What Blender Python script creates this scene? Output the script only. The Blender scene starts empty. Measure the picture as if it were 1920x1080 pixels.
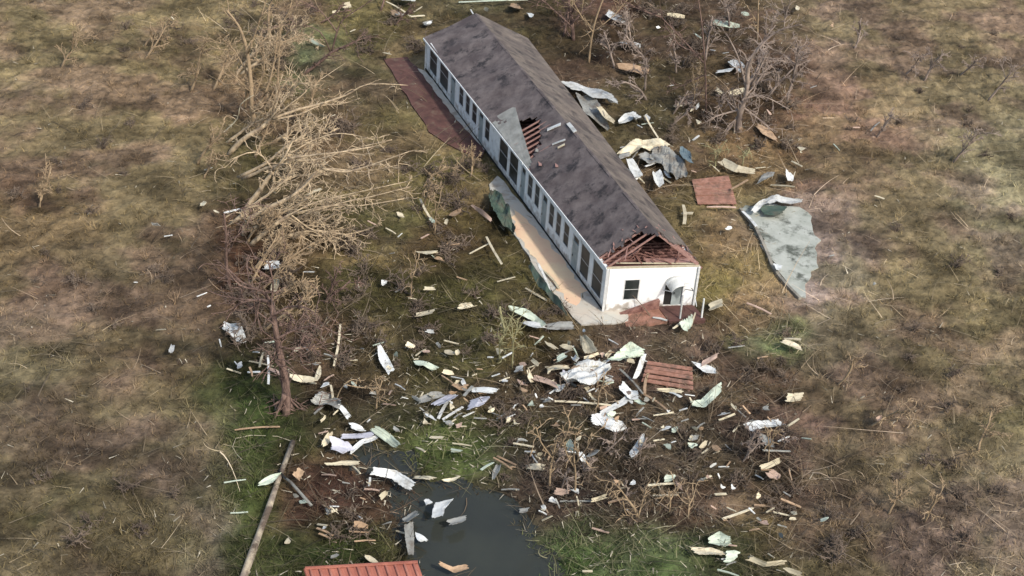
import bpy, math, random
import numpy as np
from mathutils import Matrix, Vector
rng = np.random.default_rng(7); random.seed(7)
S = bpy.context.scene
COL = S.collection

# ------------------------------------------------------------------ camera
CAMZ = 59.0; FPX = 2864.0; PITCH = math.radians(33.6); ROLL = math.radians(4.35)
_c, _s = math.cos(PITCH), math.sin(PITCH)
_R = np.array([1., 0, 0]); FW = np.array([0, _c, -_s]); _U = np.array([0, _s, _c])
RT = math.cos(ROLL)*_R + math.sin(ROLL)*_U
UP = -math.sin(ROLL)*_R + math.cos(ROLL)*_U
cam = bpy.data.objects.new('camera', bpy.data.cameras.new('camera')); COL.objects.link(cam)
cam.matrix_world = Matrix(((RT[0], UP[0], -FW[0], 0), (RT[1], UP[1], -FW[1], 0), (RT[2], UP[2], -FW[2], CAMZ), (0, 0, 0, 1)))
cam.data.sensor_width = 36; cam.data.lens = FPX/1920*36
cam.data.clip_start = 1; cam.data.clip_end = 6000
S.camera = cam  # seen from a low aircraft
S.render.resolution_x = 1024; S.render.resolution_y = 576

# ------------------------------------------------------------------ light
SUN = np.array([0.50, -0.50, 0.70]); SUN /= np.linalg.norm(SUN)
w = bpy.data.worlds.new('World'); S.world = w; w.use_nodes = True
nt = w.node_tree; bg = nt.nodes['Background']
sky = nt.nodes.new('ShaderNodeTexSky'); sky.sky_type = 'NISHITA'; sky.sun_disc = False
sky.sun_elevation = math.asin(SUN[2]); sky.sun_rotation = math.atan2(SUN[0], SUN[1])
sky.dust_density = 3.0; sky.air_density = 1.2
nt.links.new(sky.outputs[0], bg.inputs[0]); bg.inputs[1].default_value = 0.15
sl = bpy.data.lights.new('sun', 'SUN'); sl.energy = 2.45; sl.angle = math.radians(3.0); sl.color = (1.0, 0.95, 0.88)
so = bpy.data.objects.new('sun', sl); COL.objects.link(so)
so.rotation_euler = Vector(-SUN).to_track_quat('-Z', 'Y').to_euler(); so.location = (40, -20, 90)
S.view_settings.view_transform = 'Standard'; S.view_settings.look = 'None'
S.view_settings.exposure = 0.53; S.view_settings.gamma = 1.0; S.view_settings.use_curve_mapping = False

# ------------------------------------------------------------------ projection helpers
C0 = np.array([0, 0, CAMZ])
def ray(px, py):
    return FW + RT*((px-960)/FPX) + UP*((540-py)/FPX)
def project(x, y, z):
    dx, dy, dz = x, y, z-CAMZ
    zz = dx*FW[0]+dy*FW[1]+dz*FW[2]; zz = np.where(zz < 1, 1, zz)
    return 960+FPX*(dx*RT[0]+dy*RT[1]+dz*RT[2])/zz, 540-FPX*(dx*UP[0]+dy*UP[1]+dz*UP[2])/zz
def gz(px, py, z=0.0):
    d = ray(px, py); return C0 + d*((z-CAMZ)/d[2])
def gplane(px, py, by):                 # on a vertical plane y = by
    d = ray(px, py); return C0 + d*(by/d[1])
def poly_sd(px, py, poly):              # >0 inside, distance to the outline
    P = np.array(poly, float); n = len(P)
    ins = np.zeros(px.shape, bool); dm = np.full(px.shape, 1e18)
    for i in range(n):
        a, b = P[i], P[(i+1) % n]
        e = b-a; L = (e**2).sum()+1e-12
        t = np.clip(((px-a[0])*e[0]+(py-a[1])*e[1])/L, 0, 1)
        dm = np.minimum(dm, (px-a[0]-t*e[0])**2+(py-a[1]-t*e[1])**2)
        c = ((a[1] > py) != (b[1] > py)) & (px < (b[0]-a[0])*(py-a[1])/((b[1]-a[1]) if b[1] != a[1] else 1e-9)+a[0])
        ins ^= c
    return np.where(ins, 1, -1)*np.sqrt(dm)
def wpoly(pts, z=0.0): return [tuple(gz(x, y, z)[:2]) for x, y in pts]

# ------------------------------------------------------------------ where the water, slabs and bare mud lie
POND_A = wpoly([(752, 915), (800, 902), (868, 903), (930, 915), (985, 955), (1002, 1000), (1035, 1045), (1060, 1120), (800, 1120), (765, 1040), (745, 985)])
POND_B = wpoly([(655, 832), (700, 838), (765, 845), (775, 872), (745, 886), (690, 880)])
POND_C = wpoly([(300, 1010), (350, 960), (415, 980), (410, 1050), (380, 1100), (330, 1100)])
POND_D = wpoly([(1820, 270), (1900, 250), (1990, 300), (1990, 440), (1890, 500), (1840, 420)])
PONDS = [POND_A, POND_B]
PATIO = wpoly([(915, 346), (934, 330), (1140, 572), (1180, 583), (1178, 604), (1090, 610), (1060, 580), (1022, 530), (990, 480), (962, 436), (945, 402)])
TERRACE = wpoly([(720, 112), (762, 108), (792, 136), (910, 272), (903, 296), (868, 286), (834, 268), (806, 248), (780, 208), (750, 160)])
SLAB = wpoly([(1388, 392), (1430, 384), (1500, 388), (1520, 398), (1534, 450), (1526, 510), (1510, 560), (1496, 556), (1462, 520), (1440, 478), (1418, 430)])

_vg = np.random.default_rng(4242).random((256, 256))
def vn(x, y, f, o=0):
    u = np.asarray(x, float)*f+o*17.3+500; v = np.asarray(y, float)*f+o*31.7+500
    i = np.floor(u).astype(int); j = np.floor(v).astype(int); a = u-i; b = v-j; a = a*a*(3-2*a); b = b*b*(3-2*b)
    g = lambda p, q: _vg[p % 256, q % 256]
    return (g(i, j)*(1-a)+g(i+1, j)*a)*(1-b)+(g(i, j+1)*(1-a)+g(i+1, j+1)*a)*b
def fbm(x, y, f, o=0, n=4, gain=.55):
    t = 0; w_ = 1; ws = 0
    for k in range(n): t = t+w_*vn(x*(.8)+y*.6, y*.8-x*.6, f*2**k, o+k); ws += w_; w_ *= gain
    return t/ws
_k = [(rng.uniform(-1, 1), rng.uniform(-1, 1), rng.uniform(0, 6.28)) for _ in range(24)]
def hnoise(x, y):
    h = 0
    for i, (a, b, p) in enumerate(_k):
        f = 0.10*1.22**i
        n = math.hypot(a, b)
        h = h + np.sin((a*x+b*y)/n*f*2+p+1.7*np.sin((b*x-a*y)/n*f*1.3+p))*0.10/(1.15**i)
    return h
def height(x, y):
    x = np.asarray(x, float); y = np.asarray(y, float)
    h = hnoise(x, y)*0.55+0.10*np.sin(x*2.3+2*np.sin(y*1.1))*np.sin(y*2.0+2*np.sin(x*1.4))+0.06*np.sin(x*4.6-y*1.9+2*np.sin(y*2.3))*np.sin(y*4.1+x*2.2)
    for P in (PATIO, TERRACE, SLAB):
        k = np.clip(1+poly_sd(x, y, P)/1.2, 0, 1); h = h*(1-k) - 0.05*k
    k = np.clip(1+poly_sd(x, y, HOUSE_FP)/1.5, 0, 1); h = h*(1-k) - 0.05*k
    for P in PONDS:
        d = poly_sd(x, y, P) + 0.5*np.sin(x*1.9+y)*np.sin(y*1.3)
        k = np.clip((d+1.6)/2.6, 0, 1); k = k*k*(3-2*k); h = h*(1-k) - 0.62*k
    return h
def on_ground(px, py, lift=0.0):
    z = 0.0
    for _ in range(3):
        p = gz(px, py, z+lift); z = max(float(height(p[0], p[1])), -0.28)
    return gz(px, py, z+lift)

# house base corners (from the picture's ground line)
NL = gz(1131, 584); NR = gz(1299, 577); FL = gz(798, 130)
NL[2] = NR[2] = FL[2] = 0
LV = FL-NL; WV = NR-NL; WFAR = 1.36; FR = FL+WV*WFAR
LEN = np.linalg.norm(LV); WID = np.linalg.norm(WV)
UL = LV/LEN; UW = WV/WID
HOUSE_FP = [tuple(NL[:2]), tuple(NR[:2]), tuple(FR[:2]), tuple(FL[:2])]
print('house', LEN, WID, math.degrees(math.acos(abs(UL@UW))))

# ------------------------------------------------------------------ materials
def lin(c):
    c = np.array(c, float)/255
    return np.where(c < 0.04045, c/12.92, ((c+0.055)/1.055)**2.4)
def mat(name, c1, c2=None, scale=3.0, rough=0.85, bump=0.0, detail=6, contrast=(0.35, 0.65), metal=0.0, spec=0.3, stretch=None, dirt=None, dirt_scale=1.0, dirt_rng=(0.5, 0.7), vcol=False, vary=0.0):
    m = bpy.data.materials.new(name); m.use_nodes = True; t = m.node_tree; N = t.nodes; L = t.links
    b = N['Principled BSDF']; b.inputs['Roughness'].default_value = rough; b.inputs['Metallic'].default_value = metal
    b.inputs['Specular IOR Level'].default_value = spec
    tc = N.new('ShaderNodeTexCoord'); mp = N.new('ShaderNodeMapping'); L.new(tc.outputs['Object'], mp.inputs[0])
    if stretch: mp.inputs['Scale'].default_value = stretch
    no = N.new('ShaderNodeTexNoise'); no.inputs['Scale'].default_value = scale; no.inputs['Detail'].default_value = detail; no.inputs['Roughness'].default_value = 0.65
    L.new(mp.outputs[0], no.inputs[0])
    rp = N.new('ShaderNodeMapRange'); rp.inputs[1].default_value = contrast[0]; rp.inputs[2].default_value = contrast[1]
    L.new(no.outputs[0], rp.inputs[0])
    mx = N.new('ShaderNodeMix'); mx.data_type = 'RGBA'; L.new(rp.outputs[0], mx.inputs[0])
    c2 = c2 if c2 is not None else tuple(np.array(c1)*0.8)
    if vcol:
        a = N.new('ShaderNodeAttribute'); a.attribute_name = 'Col'
        for i, f in ((6, vcol[0]), (7, vcol[1])):
            q = N.new('ShaderNodeMix'); q.data_type = 'RGBA'; q.blend_type = 'MULTIPLY'; q.inputs[0].default_value = 1
            L.new(a.outputs[0], q.inputs[6]); q.inputs[7].default_value = (*f, 1); L.new(q.outputs[2], mx.inputs[i])
    else:
        mx.inputs[6].default_value = (*c1, 1); mx.inputs[7].default_value = (*c2, 1)
    out = mx.outputs[2]
    if dirt is not None:
        n2 = N.new('ShaderNodeTexNoise'); n2.inputs['Scale'].default_value = dirt_scale; n2.inputs['Detail'].default_value = 8; n2.inputs['Roughness'].default_value = 0.7
        L.new(tc.outputs['Object'], n2.inputs[0])
        r2 = N.new('ShaderNodeMapRange'); r2.inputs[1].default_value = dirt_rng[0]; r2.inputs[2].default_value = dirt_rng[1]; L.new(n2.outputs[0], r2.inputs[0])
        m2 = N.new('ShaderNodeMix'); m2.data_type = 'RGBA'; L.new(r2.outputs[0], m2.inputs[0]); L.new(out, m2.inputs[6]); m2.inputs[7].default_value = (*dirt, 1)
        out = m2.outputs[2]
    if vary:
        oi = N.new('ShaderNodeObjectInfo'); hs = N.new('ShaderNodeHueSaturation'); r3 = N.new('ShaderNodeMapRange')
        r3.inputs[3].default_value = 1-vary; r3.inputs[4].default_value = 1+vary*0.6
        L.new(oi.outputs['Random'], r3.inputs[0]); L.new(r3.outputs[0], hs.inputs['Value']); L.new(out, hs.inputs['Color']); out = hs.outputs[0]
    L.new(out, b.inputs['Base Color'])
    if bump:
        bp = N.new('ShaderNodeBump'); bp.inputs['Strength'].default_value = 1; bp.inputs['Distance'].default_value = bump
        L.new(no.outputs[0], bp.inputs['Height']); L.new(bp.outputs[0], b.inputs['Normal'])
    return m
M = {}
M['ground'] = mat('soil and turf', (0, 0, 0), scale=1.6, rough=0.95, bump=0.25, detail=10, contrast=(0.34, 0.66), vcol=((0.62, 0.61, 0.60), (1.36, 1.34, 1.30)), spec=0.1)
M['cover'] = mat('dead grass', (0, 0, 0), scale=0.8, rough=0.9, contrast=(0.3, 0.7), vcol=((0.7, 0.7, 0.68), (1.25, 1.22, 1.12)), spec=0.1)
M['siding'] = mat('white siding', (0.80, 0.82, 0.80), (0.66, 0.69, 0.67), scale=1.6, rough=0.6, detail=9, dirt=(0.30, 0.28, 0.23), dirt_scale=1.5, dirt_rng=(0.54, 0.80))
M['endwall'] = mat('white render', (0.80, 0.80, 0.79), (0.72, 0.72, 0.70), scale=1.0, rough=0.6, dirt=(0.45, 0.42, 0.36), dirt_scale=1.3, dirt_rng=(0.63, 0.85))
M['trim'] = mat('white trim', (0.66, 0.67, 0.65), (0.5, 0.5, 0.48), scale=3, rough=0.6)
M['glass'] = mat('window glass', (0.012, 0.017, 0.016), (0.050, 0.054, 0.052), scale=0.9, rough=0.35, spec=0.25)
M['door'] = mat('grey door', (0.33, 0.37, 0.36), (0.24, 0.27, 0.26), scale=2, rough=0.6)
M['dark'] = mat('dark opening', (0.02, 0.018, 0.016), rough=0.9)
M['shingle'] = mat('grey brown shingles', (0.078, 0.062, 0.060), (0.165, 0.138, 0.128), scale=0.75, rough=0.9, bump=0.09, detail=12, contrast=(0.38, 0.66), dirt=(0.034, 0.030, 0.031), dirt_scale=0.65, dirt_rng=(0.52, 0.62))
M['shingle2'] = mat('weathered tan shingles', (0.080, 0.064, 0.058), (0.165, 0.138, 0.112), scale=0.7, rough=0.9, bump=0.09, detail=12, dirt=(0.040, 0.034, 0.032), dirt_scale=0.6, dirt_rng=(0.51, 0.64))
M['redwood'] = mat('red brown timber', (0.12, 0.055, 0.045), (0.26, 0.14, 0.11), scale=3, rough=0.85)
M['pinkwood'] = mat('pinkish rafters', (0.33, 0.20, 0.17), (0.22, 0.12, 0.10), scale=3, rough=0.8)
M['attic'] = mat('attic floor', (0.062, 0.026, 0.022), (0.12, 0.055, 0.045), scale=1.5, rough=0.9)
M['plaster'] = mat('grey ceiling board', (0.30, 0.30, 0.27), (0.19, 0.19, 0.17), scale=1.2, rough=0.9)
M['patio'] = mat('patio concrete', (0.46, 0.40, 0.32), (0.40, 0.41, 0.37), scale=0.3, rough=0.8, detail=9, dirt=(0.19, 0.145, 0.105), dirt_scale=0.7, dirt_rng=(0.50, 0.72))
M['peach'] = mat('peach coating', (0.62, 0.40, 0.27), (0.66, 0.52, 0.33), scale=0.35, rough=0.8, dirt=(0.36, 0.26, 0.19), dirt_scale=0.9, dirt_rng=(0.6, 0.8))
M['terra'] = mat('dark red brown paving', (0.060, 0.030, 0.026), (0.12, 0.058, 0.046), scale=0.9, rough=0.85, detail=10, dirt=(0.13, 0.10, 0.07), dirt_scale=0.8, dirt_rng=(0.54, 0.68))
M['slab'] = mat('pale concrete', (0.40, 0.41, 0.36), (0.26, 0.275, 0.23), scale=0.7, rough=0.6, detail=9, dirt=(0.085, 0.090, 0.070), dirt_scale=0.45, dirt_rng=(0.50, 0.60))
M['kerb'] = mat('kerb concrete', (0.30, 0.28, 0.23), (0.12, 0.11, 0.09), scale=0.8, rough=0.8)
M['white'] = mat('white sheet', (0.66, 0.67, 0.64), (0.46, 0.47, 0.44), scale=1.5, rough=0.5, dirt=(0.24, 0.20, 0.15), dirt_scale=1.6, dirt_rng=(0.55, 0.75), vary=0.25)
M['cream'] = mat('cream board', (0.62, 0.56, 0.40), (0.44, 0.38, 0.26), scale=2.0, rough=0.7, dirt=(0.22, 0.17, 0.11), dirt_scale=1.6, dirt_rng=(0.55, 0.75), vary=0.3)
M['tan'] = mat('tan timber', (0.46, 0.32, 0.20), (0.30, 0.20, 0.12), scale=3.0, rough=0.8, dirt=(0.12, 0.08, 0.06), dirt_scale=2, dirt_rng=(0.55, 0.8), vary=0.3)
M['grey'] = mat('grey tin', (0.30, 0.30, 0.27), (0.19, 0.19, 0.17), scale=1.5, rough=0.5, metal=0.0, dirt=(0.12, 0.09, 0.065), dirt_scale=1.2, dirt_rng=(0.5, 0.7), vary=0.25)
M['mint'] = mat('pale mint sheet', (0.50, 0.56, 0.45), (0.36, 0.41, 0.32), scale=1.5, rough=0.55, dirt=(0.2, 0.19, 0.13), dirt_scale=1.2, dirt_rng=(0.55, 0.75), vary=0.2)
M['lilac'] = mat('lilac white tarp', (0.48, 0.48, 0.52), (0.32, 0.32, 0.36), scale=1.5, rough=0.5, dirt=(0.2, 0.17, 0.15), dirt_scale=1.2, dirt_rng=(0.55, 0.75))
M['pink'] = mat('pinkish board', (0.50, 0.36, 0.28), (0.34, 0.24, 0.18), scale=2, rough=0.8, vary=0.2)
M['rust'] = mat('rust red panel', (0.20, 0.095, 0.062), (0.34, 0.18, 0.13), scale=1.8, rough=0.85, detail=10, dirt=(0.11, 0.07, 0.05), dirt_scale=1.3, dirt_rng=(0.48, 0.68))
M['blue'] = mat('slate blue scrap', (0.08, 0.12, 0.14), (0.14, 0.18, 0.19), scale=2, rough=0.7)
M['teal'] = mat('dark green tarp', (0.035, 0.060, 0.045), (0.07, 0.10, 0.075), scale=1.5, rough=0.7, dirt=(0.08, 0.065, 0.045), dirt_scale=1.0, dirt_rng=(0.5, 0.7))
M['barkpale'] = mat('pale bark', (0.34, 0.25, 0.15), (0.20, 0.145, 0.090), scale=2.5, rough=0.9, bump=0.03, vary=0.1)
M['barkgold'] = mat('golden stripped bark', (0.50, 0.39, 0.25), (0.22, 0.165, 0.11), scale=2.2, rough=0.9, bump=0.06, detail=10, contrast=(.4, .62))
M['barkdark'] = mat('dark brown bark', (0.070, 0.044, 0.036), (0.19, 0.125, 0.098), scale=3.5, rough=0.9, bump=0.08, detail=10, contrast=(.4, .6), stretch=(1, 1, .3))
M['barkpink'] = mat('purple grey bark', (0.13, 0.10, 0.085), (0.34, 0.27, 0.215), scale=0.9, rough=0.9, bump=0.03)
M['oldpole'] = mat('weathered pole', (0.40, 0.34, 0.24), (0.20, 0.165, 0.13), scale=1.2, rough=0.9, detail=9, contrast=(.4, .6), dirt=(0.10, 0.075, 0.055), dirt_scale=0.5, dirt_rng=(.48, .56))
M['twig'] = mat('dead twigs', (0.085, 0.063, 0.048), (0.175, 0.135, 0.100), scale=0.6, rough=0.9, vary=0.35)
M['stem'] = mat('olive stems', (0.17, 0.16, 0.08), (0.28, 0.26, 0.14), scale=1, rough=0.8, vary=0.2)
M['tilelight'] = mat('faded pink red roof ribs', (0.46, 0.20, 0.14), (0.36, 0.13, 0.09), scale=1.5, rough=0.7)
M['tile'] = mat('orange red roof sheets', (0.20, 0.065, 0.045), (0.30, 0.11, 0.075), scale=1.0, rough=0.7, dirt=(0.20, 0.07, 0.05), dirt_scale=1.5, dirt_rng=(0.5, 0.7))
# water
def water_mat():
    m = bpy.data.materials.new('murky pond water'); m.use_nodes = True; t = m.node_tree; b = t.nodes['Principled BSDF']
    b.inputs['Roughness'].default_value = 0.10; b.inputs['IOR'].default_value = 1.33
    tc = t.nodes.new('ShaderNodeTexCoord'); n = t.nodes.new('ShaderNodeTexNoise'); n.inputs['Scale'].default_value = 0.25; n.inputs['Detail'].default_value = 5
    t.links.new(tc.outputs['Object'], n.inputs[0]); mr = t.nodes.new('ShaderNodeMix'); mr.data_type = 'RGBA'
    t.links.new(n.outputs[0], mr.inputs[0]); mr.inputs[6].default_value = (0.018, 0.020, 0.020, 1); mr.inputs[7].default_value = (0.046, 0.050, 0.038, 1)
    t.links.new(mr.outputs[2], b.inputs['Base Color'])
    n2 = t.nodes.new('ShaderNodeTexNoise'); n2.inputs['Scale'].default_value = 1.2; n2.inputs['Detail'].default_value = 4; t.links.new(tc.outputs['Object'], n2.inputs[0])
    bp = t.nodes.new('ShaderNodeBump'); bp.inputs['Distance'].default_value = 0.02; t.links.new(n2.outputs[0], bp.inputs['Height']); t.links.new(bp.outputs[0], b.inputs['Normal'])
    return m
M['water'] = water_mat()
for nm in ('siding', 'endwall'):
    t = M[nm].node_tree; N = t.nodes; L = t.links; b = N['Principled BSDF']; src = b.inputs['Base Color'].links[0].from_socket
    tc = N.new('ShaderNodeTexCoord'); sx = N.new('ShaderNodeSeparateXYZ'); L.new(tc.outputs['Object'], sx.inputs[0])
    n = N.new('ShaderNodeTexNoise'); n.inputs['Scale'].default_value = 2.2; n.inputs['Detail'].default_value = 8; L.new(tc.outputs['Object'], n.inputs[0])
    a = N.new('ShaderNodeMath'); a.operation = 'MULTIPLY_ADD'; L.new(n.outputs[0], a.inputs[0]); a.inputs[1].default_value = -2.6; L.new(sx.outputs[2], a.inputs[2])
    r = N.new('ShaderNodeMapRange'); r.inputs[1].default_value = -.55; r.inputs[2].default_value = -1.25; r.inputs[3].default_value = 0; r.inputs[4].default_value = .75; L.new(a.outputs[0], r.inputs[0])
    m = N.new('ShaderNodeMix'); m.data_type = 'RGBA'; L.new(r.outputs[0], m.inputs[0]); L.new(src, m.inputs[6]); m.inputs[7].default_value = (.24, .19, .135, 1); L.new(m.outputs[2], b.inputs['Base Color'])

# ------------------------------------------------------------------ object helpers
def props(o, label=None, cat=None, group=None, kind=None):
    for k, v in (('label', label), ('category', cat), ('group', group), ('kind', kind)):
        if v: o[k] = v
    return o
def empty(name, loc, label, cat, group=None):
    o = bpy.data.objects.new(name, None); COL.objects.link(o); o.location = loc; o.empty_display_size = 0.3
    return props(o, label, cat, group)
class MB:
    def __init__(s): s.v = []; s.f = []
    def add(s, vs, fs):
        b = len(s.v); s.v += [tuple(map(float, v)) for v in vs]; s.f += [tuple(b+i for i in f) for f in fs]; return s
    def hexa(s, c):                     # 8 corners: 4 bottom, 4 top
        return s.add(c, [(3, 2, 1, 0), (4, 5, 6, 7), (0, 1, 5, 4), (1, 2, 6, 5), (2, 3, 7, 6), (3, 0, 4, 7)])
    def beam(s, a, b, wd, th, up=(0, 0, 1)):
        a = np.array(a, float); b = np.array(b, float); d = b-a; d /= np.linalg.norm(d)+1e-9
        u = np.array(up, float); r = np.cross(d, u); n = np.linalg.norm(r)
        if n < 1e-3: r = np.cross(d, (1, 0, 0)); n = np.linalg.norm(r)
        r /= n; u = np.cross(r, d)
        r = r*wd/2; u = u*th/2
        return s.hexa([a-r-u, a+r-u, b+r-u, b-r-u, a-r+u, a+r+u, b+r+u, b-r+u])
    def tube(s, pts, rad, n=6):
        pts = np.array(pts, float); k = len(pts); V = []; F = []
        if k > 4 and n >= 7: rad = [q*random.uniform(.86, 1.16) for q in rad]
        for i in range(k):
            d = pts[min(i+1, k-1)]-pts[max(i-1, 0)]; d /= np.linalg.norm(d)+1e-9
            a = np.cross(d, (0.13, 0.21, 0.97)) if abs(d[2]) < 0.9 else np.cross(d, (1, 0, 0))
            a /= np.linalg.norm(a); b = np.cross(d, a)
            for j in range(n):
                t = 2*math.pi*j/n; V.append(pts[i]+rad[i]*(math.cos(t)*a+math.sin(t)*b))
        for i in range(k-1):
            for j in range(n):
                F.append((i*n+j, i*n+(j+1) % n, (i+1)*n+(j+1) % n, (i+1)*n+j))
        F.append(tuple(range(n-1, -1, -1))); F.append(tuple((k-1)*n+j for j in range(n)))
        return s.add(V, F)
    def build(s, name, m, parent=None, origin=None, smooth=False):
        if parent is not None: org = np.array(root_loc(parent))
        else: org = np.array(origin) if origin is not None else np.zeros(3)
        me = bpy.data.meshes.new(name); v = np.array(s.v)-org
        me.from_pydata(v.tolist(), [], s.f); me.materials.append(m); me.update()
        if smooth: me.polygons.foreach_set('use_smooth', [True]*len(me.polygons))
        o = bpy.data.objects.new(name, me); COL.objects.link(o)
        if parent is not None: o.parent = parent
        else: o.location = org
        return o
def root_loc(o):
    p = np.array(o.location)
    while o.parent is not None: o = o.parent; p = p+np.array(o.location)
    return p
def grid_sheet(P, th=0.02):
    """solid sheet from an (n,m,3) array of points"""
    n, m = P.shape[:2]; F = []
    V = list((P+[0, 0, th]).reshape(-1, 3))+list(P.reshape(-1, 3)); o = n*m
    for i in range(n-1):
        for j in range(m-1):
            a, b, c, d = i*m+j, i*m+j+1, (i+1)*m+j+1, (i+1)*m+j
            F.append((a, b, c, d)); F.append((o+d, o+c, o+b, o+a))
    ed = [(0, j, 0, j+1) for j in range(m-1)]+[(i, m-1, i+1, m-1) for i in range(n-1)]+[(n-1, j+1, n-1, j) for j in range(m-1)]+[(i+1, 0, i, 0) for i in range(n-1)]
    for a, b, c, d in ed:
        p, q = a*m+b, c*m+d; F.append((q, p, o+p, o+q))
    return V, F

# ------------------------------------------------------------------ ground
BLOBS = [  # centre px, radii px, colour as seen
 (480, 40, 90, 60, (112, 98, 74)), (565, 100, 50, 38, (84, 110, 72)), (700, 60, 110, 60, (104, 95, 62)), (660, 140, 70, 40, (84, 78, 60)),
 (470, 180, 70, 60, (92, 78, 56)), (600, 230, 90, 50, (104, 88, 64)), (680, 300, 120, 60, (112, 100, 70)), (480, 330, 60, 60, (84, 80, 52)),
 (650, 400, 120, 50, (98, 90, 56)), (820, 330, 70, 70, (108, 100, 62)), (740, 420, 60, 30, (86, 88, 58)), (560, 450, 70, 50, (92, 76, 54)),
 (470, 470, 60, 70, (96, 70, 50)), (840, 440, 80, 60, (84, 70, 44)), (715, 498, 60, 12, (140, 122, 84)), (700, 550, 120, 50, (78, 74, 46)), (900, 500, 90, 60, (82, 76, 46)),
 (860, 580, 120, 50, (80, 82, 46)), (760, 600, 90, 40, (84, 76, 48)), (560, 620, 80, 60, (80, 64, 48)), (460, 620, 50, 50, (72, 64, 48)),
 (460, 760, 70, 80, (50, 66, 32)), (450, 900, 70, 120, (62, 82, 34)), (660, 690, 90, 50, (72, 62, 44)), (850, 660, 90, 50, (74, 74, 44)),
 (960, 640, 60, 50, (88, 76, 48)), (1000, 800, 90, 60, (82, 82, 56)), (760, 790, 90, 50, (64, 66, 44)), (860, 850, 80, 30, (76, 98, 46)), (940, 740, 90, 40, (82, 66, 54)),
 (640, 930, 110, 60, (90, 68, 54)), (560, 900, 40, 40, (72, 60, 44)), (620, 1020, 80, 30, (60, 82, 34)), (480, 1040, 50, 50, (58, 66, 36)), (720, 900, 50, 50, (78, 62, 56)),
 (1100, 640, 60, 30, (86, 76, 52)), (1090, 760, 120, 50, (84, 70, 60)), (1250, 640, 110, 40, (86, 75, 63)), (1350, 700, 90, 50, (84, 72, 56)),
 (1445, 640, 45, 28, (98, 126, 80)), (1440, 700, 80, 50, (82, 70, 54)), (1300, 850, 150, 60, (76, 66, 57)), (1100, 880, 120, 60, (74, 64, 54)), (1150, 960, 120, 40, (76, 66, 56)),
 (1350, 930, 120, 50, (100, 86, 66)), (1440, 1000, 60, 50, (112, 104, 66)), (1200, 1040, 150, 40, (78, 98, 58)), (1080, 1050, 60, 40, (72, 94, 52)), (1400, 1060, 80, 30, (86, 96, 58)),
 (1370, 470, 90, 70, (128, 112, 74)), (1330, 540, 80, 40, (124, 114, 70)), (1430, 600, 70, 30, (118, 100, 70)), (1420, 300, 90, 50, (112, 92, 66)), (1320, 280, 50, 50, (92, 80, 58)),
 (1450, 420, 60, 60, (104, 96, 78)), (1250, 230, 60, 40, (78, 74, 54)), (1180, 180, 70, 50, (84, 74, 54)), (1100, 60, 80, 60, (66, 54, 42)), (1010, 30, 60, 40, (74, 66, 44)), (880, 10, 90, 25, (84, 84, 56)),
 (1280, 80, 120, 90, (78, 68, 50)), (1420, 100, 90, 90, (86, 70, 54)), (1380, 210, 100, 60, (98, 76, 60)), (1150, 30, 40, 50, (84, 62, 50)), (1230, 400, 70, 60, (104, 92, 66)),
 (700, 190, 50, 60, (84, 76, 56)), (760, 260, 60, 40, (100, 92, 60)),
 # beyond the sharp part of the picture
 (150, 20, 200, 100, (132, 118, 86)), (330, 130, 120, 100, (140, 122, 88)), (60, 250, 100, 90, (122, 108, 82)), (250, 300, 150, 70, (118, 104, 78)), (60, 400, 90, 110, (116, 90, 66)),
 (320, 420, 100, 60, (104, 90, 66)), (150, 560, 110, 70, (112, 98, 80)), (350, 580, 70, 110, (86, 74, 54)), (40, 680, 70, 70, (110, 104, 84)), (260, 680, 90, 70, (94, 78, 60)),
 (150, 800, 120, 70, (98, 88, 72)), (40, 850, 70, 60, (82, 82, 58)), (330, 860, 90, 60, (112, 102, 86)), (60, 1000, 80, 80, (74, 80, 42)), (190, 980, 70, 70, (84, 76, 58)), (390, 1040, 40, 60, (116, 110, 96)),
 (1560, 40, 80, 60, (112, 100, 82)), (1760, 60, 160, 90, (128, 112, 88)), (1620, 230, 70, 60, (150, 116, 94)), (1540, 300, 60, 60, (122, 100, 80)), (1760, 200, 120, 80, (136, 122, 96)),
 (1880, 340, 90, 110, (140, 136, 112)), (1700, 400, 90, 90, (128, 112, 88)), (1550, 500, 60, 90, (150, 142, 132)), (1720, 560, 120, 60, (128, 114, 84)), (1580, 650, 70, 50, (120, 108, 96)),
 (1880, 720, 70, 60, (124, 118, 84)), (1720, 700, 100, 60, (102, 90, 68)), (1560, 780, 70, 60, (106, 88, 74)), (1580, 880, 80, 60, (112, 98, 84)), (1760, 850, 120, 60, (98, 86, 70)), (1880, 940, 80, 70, (112, 106, 90)),
 (1560, 1030, 80, 60, (88, 74, 62)), (1780, 1010, 100, 60, (118, 106, 96)),
]
GAIN = 1.0
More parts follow.
